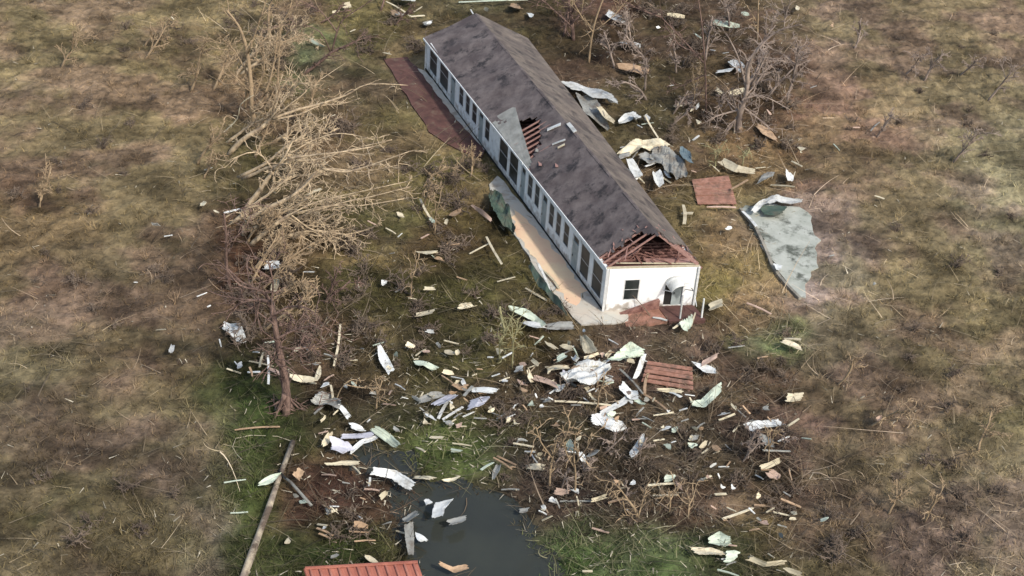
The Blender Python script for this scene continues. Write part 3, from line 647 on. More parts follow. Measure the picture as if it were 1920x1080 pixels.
c = ground_colour(xt, yt)*r.uniform(.8, 1.9, (len(xt), 1)); c = np.repeat(c, q, 0)*r.uniform(.6, 1.5, (n, 1)); az = np.arctan2(y-np.repeat(yt, q), x-np.repeat(xt, q))
strips('grass_tussocks', 'flattened tussocks of olive and straw coloured grass', x, y, np.repeat(r.uniform(.25, .75, len(xt)), q)*r.uniform(.6, 1.2, n), r.uniform(.02, .05, n), r.uniform(.3, 1.2, n), r.uniform(.2, .6, n), c, M['cover'], 25, azim=az)
x, y, px, py = scatter(26000, 12, dens=lambda px, py, x, y: patchy(px, py, x, y)*np.where((px > 415) & (px < 1505), 1, .35)); n = len(x)
c = ground_colour(x, y); g = c.mean(1, keepdims=True); c = (c*.4+g*.6*np.array([1.25, 1.0, .72]))*r.uniform(.6, 2.6, (n, 1))
x2, y2, px, py = x, y, px, py
strips('twig_litter', 'scattered brown twigs and sticks littering the ground', x, y, r.uniform(.5, 2.2, n), r.uniform(.03, .075, n), r.uniform(1.1, 1.6, n), r.uniform(.05, .22, n), c, M['cover'], 22, base_z=.10, segs=3)
# long arched sticks of the storm tangle
def tangle(px, py, x, y):
    k = np.where((px > 415) & (px < 1505), .12, .03)
    for cx_, cy_, rx, ry, w_ in [(1250, 870, 260, 110, 1), (1120, 930, 170, 70, 1), (480, 480, 90, 130, .8), (480, 120, 100, 140, .8), (1380, 120, 190, 120, .8), (820, 320, 110, 70, .7), (1000, 740, 300, 60, .5), (600, 620, 160, 90, .7), (660, 950, 120, 50, .6), (1380, 700, 140, 90, .5), (1200, 150, 90, 130, .6), (620, 360, 200, 120, .6), (800, 520, 200, 120, .3)]:
        k = np.maximum(k, w_*np.exp(-((px-cx_)/rx)**2-((py-cy_)/ry)**2))
    return k*patchy(px, py, x, y)
x, y, px, py = scatter(34000, 14, avoid=[PATIO, SLAB, HOUSE_FP], dens=tangle); n = len(x)
c = ground_colour(x, y); g = c.mean(1, keepdims=True); c = (c*.3+g*.7*np.array([1.22, 1.0, .78]))*np.exp(r.normal(.25, .55, (n, 1)))
az = np.where(r.random(n) < .7, r.normal(0, .55, n)+np.where(r.random(n) < .5, math.pi, 0), r.uniform(0, 6.28, n))
strips('brushwood', 'tangle of long arched brown sticks left by the storm', x, y, r.uniform(1.0, 3.6, n), r.uniform(.035, .10, n), r.uniform(.7, 1.6, n), r.uniform(.15, .5, n), c, M['cover'], 24, base_z=.08, segs=5, azim=az)
# broken splinters and paper-pale fragments, too fine to count
x, y, px, py = scatter(20000, 13, avoid=[HOUSE_FP], dens=lambda px, py, x, y: np.where((px > 420) & (px < 1500), .10+.75*((py > 600) & (px > 600) & (px < 1350))*vn(x, y, .35, 7)+.3*((px > 1100) & (py < 350)), .04)); n = len(x)
c = np.tile(np.array([[.42, .38, .30]]), (n, 1))*r.uniform(.3, 1.35, (n, 1))
strips('splinter_litter', 'tiny pale splinters of board scattered over the ground', x, y, r.uniform(.12, .7, n), r.uniform(.04, .12, n), r.uniform(1.3, 1.7, n), r.uniform(0, .1, n), c, M['cover'], 23, base_z=.12)

# ------------------------------------------------------------------ trees
def wander(p, d, L, k, r, jit, droop=0.0):
    pts = [p]; d = d/np.linalg.norm(d)
    for i in range(k):
        d = d+r.normal(0, jit, 3)+np.array([0, 0, -droop]); d /= np.linalg.norm(d); p = p+d*L/k; pts.append(p)
    return pts
def twigs(mb, pts, rad, r, n, L, jit=.22, level=2, spread=.8, droop=.02):
    pts = np.array(pts)
    for _ in range(n):
        t = r.uniform(.15, 1.0)*(len(pts)-1); i = min(int(t), len(pts)-2); f = t-i
        p = pts[i]*(1-f)+pts[i+1]*f; d = pts[i+1]-pts[i]; d = d/(np.linalg.norm(d)+1e-9)
        dd = d+r.normal(0, spread, 3); dd /= np.linalg.norm(dd)
        l = L*r.uniform(.4, 1.2); rr = max(.026, min(.6*(rad[i]*(1-f)+rad[i+1]*f), .045*L))
        q = wander(p, dd, l, 4, r, jit, droop); ra_ = list(np.linspace(rr, .016, 5)); mb.tube(q, ra_, 4)
        if level > 1: twigs(mb, q, ra_, r, 3, l*.55, jit, level-1, spread, droop)
def limb_pts(pxs, by, r, dj):
    out = []; off = 0
    for i, (a, b) in enumerate(pxs):
        out.append(gplane(a, b, by+off)); off += r.normal(0, dj)
    # smooth subdivision
    P = np.array(out)
    if len(P) > 2:
        Q = [P[0]]
        for i in range(len(P)-1):
            p0, p1, p2, p3 = P[max(i-1, 0)], P[i], P[i+1], P[min(i+2, len(P)-1)]
            for t in (.33, .67, 1.0): Q.append(.5*((2*p1)+(p2-p0)*t+(2*p0-5*p1+4*p2-p3)*t*t+(3*p1-p0-3*p2+p3)*t**3))
        P = np.array(Q)
    return P
def tree(name, label, cat, base, trunk, r0, r1, limbs, bark, seed, twn=5, twL=1.6, dj=.35, group=None, tn='trunk'):
    r = np.random.default_rng(seed); b = on_ground(*base); by = b[1]
    root = empty(name, tuple(b), label, cat, group)
    tp = limb_pts(trunk, by, r, dj*.5)
    if abs(trunk[0][0]-base[0])+abs(trunk[0][1]-base[1]) < 2: tp[0][2] -= .15
    MB().tube(tp, np.linspace(r0, r1, len(tp)), 9).build(tn, bark, root, smooth=True)
    tw = MB()
    for lp in limbs:
        rr = lp[-1]; P = limb_pts(lp[:-1], by+r.normal(0, dj), r, dj)
        rad = np.linspace(rr*1.25, .028, len(P))
        MB().tube(P, rad, 7).build('branch', bark, root, smooth=True)
        twigs(tw, P, rad, r, twn, twL)
    twigs(tw, tp, np.linspace(r0, r1, len(tp)), r, twn, twL*.8)
    tw.build('twigs', bark, root)
    return root
T = tree
T('uprooted_tree', 'pale fan of bare branches rising from a leaning trunk at the upper left', 'tree', (428, 290), [(428, 290), (455, 262), (490, 240), (508, 222)], .22, .15,
  [[(508, 222), (520, 190), (528, 165), (548, 140), .07], [(508, 222), (535, 185), (560, 158), (574, 160), .07], [(510, 222), (545, 195), (575, 170), (570, 158), .05], [(512, 222), (560, 205), (600, 195), (650, 178), (690, 158), (765, 160), .09],
   [(510, 224), (560, 215), (600, 198), (640, 195), (675, 184), .06], [(505, 224), (512, 195), (530, 140), .05]], M['barkgold'], 31, 5, 1.7)
T('uprooted_tree', 'bare tree with golden limbs swept right above the middle of the left bank', 'tree', (450, 408), [(450, 408), (468, 382), (492, 350), (512, 320)], .24, .14,
  [[(512, 320), (530, 300), (545, 272), (552, 255), .09], [(535, 298), (580, 292), (640, 285), (700, 275), (716, 272), .08], [(525, 300), (590, 300), (650, 282), (735, 262), .06], [(512, 318), (480, 285), (430, 300), .05],
   [(540, 290), (590, 262), (640, 250), (700, 262), .05]], M['barkgold'], 32, 6, 1.8)
T('uprooted_tree', 'bare forked tree with a long pale limb reaching right past the white log', 'tree', (458, 440), [(458, 440), (463, 415), (495, 395), (545, 370)], .22, .14,
  [[(545, 370), (575, 345), (600, 315), (620, 300), .11], [(603, 316), (650, 322), (700, 308), (745, 292), (770, 283), .07], [(560, 358), (600, 320), (640, 318), (680, 322), (745, 310), .05], [(500, 392), (540, 390), (580, 350), .05],
   [(463, 412), (452, 400), (470, 385), .07]], M['barkgold'], 33, 6, 1.7)
T('uprooted_tree', 'lowest of the golden trees bent right, its twigs touching the olive grass', 'tree', (470, 458), [(470, 458), (495, 438), (520, 418), (545, 402)], .18, .11,
  [[(545, 402), (600, 392), (650, 378), (690, 370), (770, 350), .06], [(545, 402), (575, 425), (600, 435), (640, 441), (690, 430), (715, 417), .05], [(540, 404), (590, 380), (650, 365), (765, 340), .05], [(520, 418), (560, 420), (610, 425), (640, 405), .04],
   [(545, 402), (620, 385), (680, 385), (760, 372), .04]], M['barkgold'], 34, 7, 1.4)
T('bare_tree', 'cluster of upright grey-brown stems in the upper left corner', 'tree', (478, 235), [(478, 235), (472, 200), (470, 150), (462, 90), (448, 50), (424, 18)], .24, .06,
  [[(476, 210), (500, 170), (515, 110), (520, 60), .11], [(472, 190), (495, 130), (490, 60), .08], [(470, 150), (440, 95), (425, 85), .07], [(474, 200), (500, 190), (520, 150), (525, 60), .07], [(465, 100), (490, 30), (505, -20), .06], [(471, 180), (448, 150), (424, 130), .07]], M['barkpale'], 35, 9, 1.9)
T('bare_tree', 'thin bare tree with a crooked crown above the green patch at upper left', 'tree', (570, 138), [(570, 138), (598, 118), (622, 98), (655, 84)], .17, .09,
  [[(622, 98), (632, 60), (645, 35), (690, 5), (720, -20), .07], [(655, 84), (670, 76), (684, 72), .06], [(620, 98), (600, 60), (560, 45), (510, 50), .05], [(632, 60), (600, 20), (560, 0), .05]], M['barkdark'], 36, 7, 1.7)
T('broken_branch', 'whitish stripped branch curving up at the left edge', 'branch', (420, 250), [(400, 262), (422, 246), (445, 222), (452, 195), (476, 178)], .075, .02, [], M['cream'], 37, 2, .8, tn='stem')
T('broken_tree', 'red-brown broken tree trunk standing beside the green bank at lower left', 'tree', (536, 776), [(536, 776), (536, 730), (530, 690), (520, 640), (514, 600), (506, 566)], .29, .15,
  [[(506, 566), (480, 562), (445, 572), (424, 600), .09], [(506, 566), (490, 545), (450, 535), (422, 500), .09], [(514, 590), (545, 575), (580, 580), (612, 618), .07], [(520, 635), (545, 622), (580, 612), (606, 618), .06], [(516, 610), (490, 590), (450, 560), .05],
   [(508, 570), (512, 530), (502, 490), .06], [(534, 735), (560, 765), (590, 772), .06], [(536, 760), (500, 785), (440, 800), .05], [(525, 650), (560, 655), (610, 640), .04], [(534, 740), (520, 772), (512, 790), .14], [(536, 745), (552, 772), (560, 786), .13], [(528, 690), (515, 675), (508, 668), .08]], M['barkdark'], 38, 9, 2.0)
T('bent_sapling', 'grey sapling with a hooked tip above the crumpled tin at lower left', 'sapling', (628, 756), [(628, 756), (640, 728), (655, 714), (668, 712), (668, 722)], .05, .02, [[(650, 722), (680, 727), (712, 728), .03]], M['barkpale'], 39, 2, .8)
T('broken_tree', 'purple-brown snag with a pinkish bare limb at the upper right', 'tree', (1385, 246), [(1385, 246), (1387, 215), (1397, 185), (1402, 158)], .30, .13,
  [[(1402, 165), (1403, 128), (1420, 95), (1445, 68), (1470, 54), (1504, 46), .15], [(1410, 160), (1422, 135), (1436, 103), .12], [(1400, 170), (1385, 110), (1362, 62), .09], [(1390, 205), (1362, 212), (1332, 222), .10], [(1388, 210), (1372, 235), (1360, 248), .09],
   [(1392, 200), (1425, 225), (1455, 250), .07], [(1470, 54), (1472, 30), (1470, 20), .03], [(1395, 185), (1430, 180), (1480, 205), .05], [(1390, 215), (1400, 190), (1418, 165), .10], [(1387, 220), (1376, 190), (1372, 165), .09]], M['barkpink'], 40, 9, 1.7)
T('bare_tree', 'tall thin leaning stem with crossing branches behind the long building', 'tree', (1324, 215), [(1324, 215), (1323, 150), (1320, 95), (1316, 45), (1308, -10)], .09, .04,
  [[(1322, 120), (1290, 85), (1240, 32), .06], [(1240, 32), (1200, 18), (1155, -6), .05], [(1322, 140), (1280, 160), (1260, 165), .04], [(1300, 95), (1275, 85), (1245, 45), .04], [(1324, 150), (1310, 180), (1290, 200), .04]], M['barkdark'], 41, 8, 1.4)
T('bare_tree', 'pale slender tree above the long building roof near the top edge', 'tree', (1104, 118), [(1104, 118), (1108, 80), (1116, 40), (1130, 0), (1140, -25)], .10, .05, [[(1112, 60), (1090, 30), (1070, -5), .05], [(1112, 60), (1150, 30), (1180, -5), .05]], M['barkpale'], 42, 7, 1.6)
T('bare_tree', 'dark thicket tree at the top edge right of the roof', 'tree', (1075, 75), [(1075, 75), (1072, 40), (1065, 0), (1060, -30)], .2, .1, [[(1072, 45), (1100, 15), (1130, -10), .07], [(1072, 50), (1040, 20), (1010, -5), .07], [(1070, 30), (1085, -10), .06]], M['barkdark'], 43, 10, 1.8)
T('bare_tree', 'straight grey stem at the top edge left of the snag', 'tree', (1420, 75), [(1420, 75), (1421, 40), (1422, 0), (1424, -30)], .08, .05, [[(1421, 45), (1400, 10), .03]], M['barkpale'], 44, 6, 1.2)
T('bare_tree', 'twisted bare tree at the left edge above the white crumpled tin', 'tree', (432, 545), [(432, 545), (425, 500), (424, 440), (420, 400)], .12, .06, [[(428, 505), (455, 530), (490, 548), .06], [(426, 480), (440, 450), (450, 430), .05], [(424, 420), (445, 395), (458, 390), .03]], M['barkdark'], 45, 8, 1.5)
T('bare_tree', 'slim grey leafless tree rising from the brown tangle at lower right centre', 'tree', (1030, 920), [(1030, 920), (1032, 880), (1038, 850), (1045, 820)], .08, .04, [[(1036, 860), (1015, 830), (1005, 800), .04], [(1036, 855), (1060, 820), (1070, 790), .04]], M['barkpale'], 46, 7, 1.0)
T('bare_tree', 'twin slim leafless tree between two white scraps at lower right centre', 'tree', (1078, 930), [(1078, 930), (1079, 890), (1076, 850), (1080, 810)], .07, .03, [[(1078, 870), (1100, 840), (1110, 815), .03], [(1078, 880), (1062, 850), (1058, 830), .03]], M['barkpale'], 47, 6, 1.0)
T('broken_tree', 'low snag with a V of grey limbs in the lower right tangle', 'tree', (1196, 975), [(1196, 975), (1190, 955), (1178, 938)], .10, .06, [[(1178, 938), (1165, 920), (1150, 905), .05], [(1196, 970), (1205, 940), (1212, 920), .05], [(1196, 972), (1175, 965), (1168, 940), .04]], M['barkpale'], 48, 6, 1.1)
T('palm_stem', 'pale green standing stem with a split top in the olive brush below the patio', 'stem', (948, 628), [(948, 628), (942, 605), (937, 575)], .12, .07, [[(948, 625), (957, 600), (965, 580), .06]], M['stem'], 49, 3, .8)
for i, (bx_, by_, h_, lab) in enumerate([(815, 440, 80, 'thin vertical stem left of the peach patio'), (770, 560, 70, 'thin grey stem in the dark olive brush at centre left'), (935, 680, 60, 'short green stem above the centre tin heap'),
        (960, 690, 90, 'thin brown stem beside the short green one above the centre tin heap'), (1300, 215, 80, 'slim stem between the building and the snag'), (1120, 770, 60, 'thin stem beside the oval white sheet'), (1440, 870, 60, 'thin stem amid the far right tangle'), (1255, 960, 45, 'short stem in the lower right tangle'),
        (1290, 970, 45, 'short forked stem right of the lower right tangle'), (1340, 320, 40, 'yellow stem behind the rust red deck piece'), (1392, 310, 30, 'yellow stem by the bright curved board'), (705, 770, 60, 'dark stem right of the hooked sapling')]):
    T('sapling', lab, 'sapling', (bx_, by_), [(bx_, by_), (bx_+2, by_-h_*.5), (bx_-1, by_-h_)], .055, .02, [[(bx_+1, by_-h_*.45), (bx_+9, by_-h_*.8), (bx_+12, by_-h_*1.05), .03]], M['stem'] if 'yellow' in lab or 'green' in lab else M['barkpale'], 60+i, 6, 1.0)

def wild_tree(px_, py_, H, lean, bark, label, group, seed):
    r = np.random.default_rng(seed); b = on_ground(px_, py_); root = empty('bare_tree', tuple(b), label, 'tree', group)
    d = np.array([lean[0]+r.normal(0, .15), lean[1]+r.normal(0, .2), 1.0]); tp = wander(b-np.array([0, 0, .15]), d, H, 8, r, .10, 0.0); rad = np.linspace(.045*H**.7, .05, 9)
    MB().tube(tp, rad, 7).build('trunk', bark, root, smooth=True); tw = MB()
    for k in range(int(5+H*.7)):
        i = int(r.integers(2, 8)); dd = np.array(tp[i])-np.array(tp[i-1]); dd = dd/np.linalg.norm(dd)+r.normal(0, .55, 3)+np.array([lean[0]*.5, 0, .1])
        L = H*r.uniform(.25, .5); q = wander(np.array(tp[i]), dd, L, 6, r, .17, .01); rr = np.linspace(rad[i]*.6, .028, 7); tw.tube(q, rr, 5); twigs(tw, q, rr, r, 7, L*.4, .22, 2, .7)
    tw.build('crown', bark, root)
wr_ = np.random.default_rng(321)
for (x0, y0, x1, y1), cnt, (h0, h1), lean, bark, ph in [
        ((420, 250, 560, 470), 9, (4.5, 7.5), (1.5, .15), 'barkgold', 'leaning right in the golden fallen tangle'), ((420, 100, 520, 280), 6, (4.5, 7), (1.1, .2), 'barkgold', 'leaning right in the upper left tangle'), ((420, 470, 520, 640), 6, (3, 5), (1.0, .1), 'barkpale', 'leaning right above the left edge tin'),
        ((430, 60, 560, 300), 7, (4, 6.5), (.35, .1), 'barkpale', 'in the dense upper left thicket'), ((425, 420, 500, 560), 5, (2.5, 4), (.5, 0), 'barkpale', 'among the roots of the golden fallen trees'),
        ((560, 20, 760, 90), 3, (2.5, 4), (.5, 0), 'barkdark', 'above the red-brown terrace'), ((1150, 60, 1290, 200), 6, (3, 5.5), (-.2, 0), 'barkpink', 'in the dense wood behind the building'), ((1300, 40, 1500, 200), 8, (3.5, 5.5), (.1, 0), 'barkpink', 'in the thicket around the upper right snag'),
        ((1000, 40, 1110, 90), 3, (3, 4.5), (0, 0), 'barkdark', 'behind the far roof end'), ((1240, 200, 1490, 270), 4, (1.8, 3), (.5, 0), 'barkpink', 'low beside the upper right snag'), ((760, 300, 900, 400), 4, (1.8, 3), (.3, 0), 'barkpale', 'below the red-brown terrace'),
        ((960, 830, 1480, 960), 9, (1.2, 2.2), (.4, 0), 'barkpink', 'low in the bottom right tangle'), ((480, 560, 620, 720), 4, (1.8, 3), (.4, 0), 'barkdark', 'beside the red-brown broken trunk'),
        ((60, 40, 400, 500), 8, (2.5, 4.5), (.4, 0), 'barkpale', 'standing on the far left bank'), ((1540, 40, 1880, 330), 7, (2.5, 4.5), (.3, 0), 'barkpink', 'standing on the far right bank'), ((1560, 650, 1860, 1000), 5, (1.8, 3), (.3, 0), 'barkpale', 'on the right bank low down')]:
    for k in range(cnt): wild_tree(wr_.uniform(x0, x1), wr_.uniform(y0, y1), wr_.uniform(h0, h1), lean, M[bark], 'small leafless tree '+ph, 'leafless trees '+ph, int(wr_.integers(1e6)))

# ------------------------------------------------------------------ bare shrubs, copied
def shrub_mesh(seed, n, L, spread):
    r = np.random.default_rng(seed); st = MB(); tw = MB()
    for k in range(n):
        az = r.uniform(0, 6.28); ln = r.uniform(.1, spread); d = np.array([math.cos(az)*math.sin(ln), math.sin(az)*math.sin(ln), math.cos(ln)])
        p = wander(np.array([r.normal(0, .12), r.normal(0, .12), -.1]), d, L*r.uniform(.6, 1.2), 4, r, .18, .05); rad = list(np.linspace(.06, .022, 5)); st.tube(p, rad, 4)
        twigs(tw, p, rad, r, 5, L*.5, .25, 2, .9, .03)
    return st, tw
protos = []
for i in range(6):
    st, tw = shrub_mesh(100+i, (7, 9, 6, 10, 8, 12)[i], (1.3, 1.0, 1.7, .8, 1.5, .9)[i], (1.0, 1.3, .8, 1.4, 1.2, 1.45)[i])
    protos.append((st, tw))
ZS = [  # px rect, count, phrase, scale
 ((425, 10, 560, 230), 14, 'in the upper left thicket', .9), ((560, 20, 790, 110), 8, 'beyond the red-brown terrace', 1.0), ((560, 240, 760, 330), 8, 'between the golden fallen trees', 1.0),
 ((425, 400, 560, 560), 12, 'around the roots of the golden trees', .9), ((760, 290, 890, 400), 9, 'below the red-brown terrace', 1.0), ((860, 240, 935, 330), 6, 'against the middle of the long wall', .9), ((620, 420, 900, 560), 16, 'in the olive brush left of the patio', .8),
 ((560, 560, 760, 700), 12, 'right of the red-brown trunk', .9), ((770, 560, 1060, 680), 14, 'in the olive brush below the patio', .8), ((425, 560, 520, 680), 8, 'left of the red-brown trunk', 1.0), ((900, 740, 1120, 800), 8, 'above the brown tangle at bottom centre', .8),
 ((940, 800, 1180, 940), 16, 'in the brown tangle at bottom centre', .62), ((1180, 800, 1490, 900), 18, 'in the brown tangle at lower right', .62), ((1180, 900, 1490, 990), 16, 'along the lower right bank', .62), ((1320, 600, 1490, 740), 8, 'right of the slatted panel', .8),
 ((1150, 10, 1300, 150), 12, 'behind the long building', 1.1), ((1300, 20, 1490, 180), 12, 'at the upper right', .9), ((1230, 180, 1490, 290), 14, 'around the upper right snag', 1.0), ((540, 900, 740, 1010), 6, 'in the muddy yard at lower left', .7),
 ((20, 20, 400, 330), 12, 'on the far left bank', .6), ((20, 330, 400, 780), 12, 'on the left bank', .6), ((20, 780, 400, 1060), 6, 'by the bottom left pool', .8), ((1520, 20, 1900, 330), 12, 'on the far right bank', .6), ((1640, 400, 1900, 760), 9, 'beyond the pale slab', .6), ((1520, 740, 1900, 1060), 12, 'at the bottom right bank', .8)]
first = {}
srng = np.random.default_rng(77)
for (x0, y0, x1, y1), cnt, ph, sc_ in ZS:
    for k in range(cnt):
        for _ in range(20):
            a, b = srng.uniform(x0, x1), srng.uniform(y0, y1); p = on_ground(a, b)
            if all(poly_sd(np.array(p[0]), np.array(p[1]), A_) < -.6 for A_ in AVOID+PONDS): break
        else: continue
        i = int(srng.integers(0, 6)); s_ = sc_*srng.uniform(.7, 1.3)
        root = empty('bare_shrub', tuple(p), 'leafless brown shrub '+ph, 'shrub', 'leafless shrubs '+ph)
        root.rotation_euler.z = srng.uniform(0, 6.28); root.scale = (s_, s_, s_)
        if i not in first:
            m_ = M['twig']
            def mk(nm, mb):
                me = bpy.data.meshes.new(nm); me.from_pydata(mb.v, [], mb.f); me.materials.append(m_); o_ = bpy.data.objects.new(nm, me); return o_
            first[i] = (mk('stems', protos[i][0]), mk('twigs', protos[i][1])); cc = first[i]
        else: cc = tuple(o_.copy() for o_ in first[i])
        for o_ in cc: COL.objects.link(o_); o_.parent = root

# ------------------------------------------------------------------ debris
CW = {'white': 'white', 'cream': 'cream', 'tan': 'tan', 'grey': 'grey', 'mint': 'pale mint', 'lilac': 'lilac-white', 'pink': 'pinkish', 'rust': 'rust-red', 'blue': 'slate-blue', 'teal': 'dark green'}
ZONES = [(480, 60, 'in the upper left thicket'), (620, 70, 'by the green patch at upper left'), (740, 30, 'beyond the red-brown terrace'), (900, 15, 'behind the far roof end'), (1180, 60, 'behind the building, near the top'),
 (1370, 60, 'left of the upper right snag'), (1460, 170, 'right of the upper right snag'), (1180, 140, 'in brush behind the rear slope'), (1115, 200, 'against the rear eave'), (1230, 300, 'in the scrap heap behind the building'), (1340, 380, 'beside the rust-red deck piece'), (1400, 300, 'beyond the rust-red deck piece'),
 (1470, 340, 'beyond the concrete slab'), (1450, 400, 'on the concrete slab'), (600, 360, 'under the golden fallen trees'), (510, 510, 'near the golden trees\' roots'), (730, 420, 'in brush right of the golden trees'), (820, 420, 'in brush left of the patio'), (940, 400, 'at the patio\'s far corner'), (930, 490, 'off the patio\'s outer edge'), (1025, 530, 'along the patio\'s outer edge'),
 (440, 620, 'at the left edge'), (480, 690, 'left of the red-brown trunk'), (580, 700, 'right of the red-brown trunk'), (630, 760, 'below the hooked sapling'), (720, 690, 'in the dark grass left of centre'), (800, 600, 'in the olive brush at centre'), (800, 670, 'above the centre tin heap'), (850, 750, 'in the centre tin heap'), (1010, 600, 'below the patio corner'),
 (1080, 655, 'above the white tarp heap'), (1080, 705, 'in the white tarp heap'), (1100, 750, 'below the white tarp heap'), (1190, 680, 'left of the slatted panel'), (1180, 750, 'below-left of the slatted panel'), (1320, 690, 'right of the slatted panel'), (1250, 610, 'by the porch'), (1340, 600, 'right of the porch'), (1380, 770, 'below-right of the slatted panel'), (1480, 640, 'at the right edge by the green patch'), (1460, 790, 'at the right edge'),
 (500, 900, 'by the fallen utility pole'), (650, 840, 'around the small upper pool'), (730, 900, 'at the pond\'s upper left corner'), (640, 970, 'in the muddy yard'), (690, 1010, 'above the red roof'), (770, 1000, 'along the pond\'s left shore'), (830, 960, 'in the dark pond'), (830, 895, 'along the pond\'s far shore'), (830, 835, 'in green grass above the pond'), (940, 870, 'at the pond\'s upper right corner'),
 (1000, 870, 'beside the brown tangle\'s left end'), (1090, 850, 'in the brown tangle at bottom centre'), (1050, 940, 'on the bank right of the pond'), (1190, 840, 'in the lower right tangle'), (1250, 905, 'on the lower right bank'), (1330, 960, 'low on the right bank'), (1450, 850, 'in the far right tangle'), (1450, 950, 'at the right edge, low'), (1350, 1030, 'in the bottom right grass'), (1100, 1060, 'on green turf at bottom centre')]
def zone(px, py):
    if px < 412: return 'on the '+('upper' if py < 540 else 'lower')+' far left bank'
    if px > 1505: return 'on the '+('upper' if py < 540 else 'lower')+' far right bank'
    return min(ZONES, key=lambda z_: (z_[0]-px)**2+(z_[1]-py)**2*1.3)[2]
DEB = []    # (object, colour word, kind word, zone, px, py, length)
drng = np.random.default_rng(99)
def reg(o, col, kind, px, py, L, label=None): DEB.append((o, col, kind, zone(px, py), px, py, L, label))
def local(px, py, lift): return on_ground(px, py, lift)
def sheet(Apx, Bpx, col, kind='metal sheet', corr=.006, lifts=None, crump=.03, label=None, name='sheet_metal', cat_=None):
    n0 = len(Apx); la_, lb = (drng.uniform(.22, .40), drng.uniform(.30, .75)) if lifts is None else (lifts[0]+.12, lifts[1]+.12)
    if drng.random() < .5 and lifts is None: la_, lb = lb, la_
    mid = [np.array(Apx).mean(0), np.array(Bpx).mean(0)]
    PA = np.array([local(a, b, la_+drng.uniform(0, .15)) for a, b in Apx]); PB = np.array([local(a, b, lb+drng.uniform(0, .2)) for a, b in Bpx])
    L = np.linalg.norm(np.diff(PA, axis=0), axis=1).sum(); W_ = np.linalg.norm(PA-PB, axis=1).max()
    nu = int(min(60, max(10, L/.08))); nv = int(min(24, max(5, W_/.08)))
    tt = np.linspace(0, n0-1, nu); ia = np.minimum(tt.astype(int), n0-2); fa_ = (tt-ia)[:, None]; 
    fa_ = fa_ if n0 == 2 else (fa_*fa_*(3-2*fa_))*.35+fa_*.65
    a = PA[ia]*(1-fa_)+PA[ia+1]*fa_; b = PB[ia]*(1-fa_)+PB[ia+1]*fa_
    v = np.linspace(0, 1, nv)[None, :, None]
    # uneven torn outline
    kk = np.linspace(0, 1, nu)[:, None]; pe = drng.uniform(-.05, .62, 2) if name != 'x' else 0
    mid_ = (a+b)/2; kc = drng.uniform(.12, .5, 2); wf = 1-pe[0]*np.clip(1-kk/kc[0], 0, 1)-pe[1]*np.clip(1-(1-kk)/kc[1], 0, 1)+drng.normal(0, .03, (nu, 1)); wf = np.clip(wf, .06, 1.15)
    sh_ = drng.uniform(-.5, .5); ctr_ = mid_+(b-a)*.5*sh_*(1-wf); a, b = ctr_-(b-a)*.5*wf, ctr_+(b-a)*.5*wf
    G = a[:, None]*(1-v)+b[:, None]*v
    d = (PA[-1]-PA[0])/(L+1e-6); endw = np.zeros((nu, nv)); tear = drng.uniform(-.10, .10, nv)*min(1, L); tear2 = drng.uniform(-.10, .10, nv)*min(1, L)
    k = np.linspace(0, 1, nu)[:, None]; sk = drng.uniform(-.45, .45, 2)*W_; lv_ = np.linspace(-.5, .5, nv); G = G+d[None, None]*((1-k)*(tear+lv_*sk[0])[None]+k*(tear2+lv_*sk[1])[None])[..., None]
    ph = drng.uniform(0, 6.28, 4); uu = np.linspace(0, 1, nu)[:, None]*L; vv = np.linspace(0, 1, nv)[None]*W_
    z = crump*np.sin(uu*2.7+ph[0]+1.3*np.sin(vv*2.9+ph[1]))+crump*.6*np.sin(vv*4.3+ph[2]+uu*1.7)+crump*.4*np.abs(np.sin(uu*3.9-vv*3.1+ph[3]))
    k0 = drng.uniform(.25, .75); z = z+drng.uniform(-.25, .35)*min(1, L/2)*np.abs(k-k0)+drng.uniform(0, .25)*W_*np.abs(v[:, :, 0]-drng.uniform(.3, .7))
    z = z+corr*np.sin(vv*2*math.pi/.28)
    G[..., 2] += z
    mb = MB(); V, F = grid_sheet(G, .025); mb.add(V, F); c = G.reshape(-1, 3).mean(0); c[2] = G[..., 2].min()
    o = mb.build(name, M[col], origin=c, smooth=False); cpx = (mid[0]+mid[1])/2
    o['category'] = cat_ or 'scrap sheet'
    reg(o, col, kind, cpx[0], cpx[1], max(L, W_), label); return o
def ribbon(pts, wpx, col, kind='metal sheet', label=None, **kw):
    P = np.array(pts, float); d = np.gradient(P, axis=0) if len(P) > 2 else np.array([P[1]-P[0]]*2)
    wpx = wpx*1.22; nrm = np.stack([-d[:, 1], d[:, 0]], 1)/np.linalg.norm(d, axis=1)[:, None]
    return sheet([tuple(q) for q in P-nrm*wpx/2], [tuple(q) for q in P+nrm*wpx/2], col, kind, label=label, **kw)
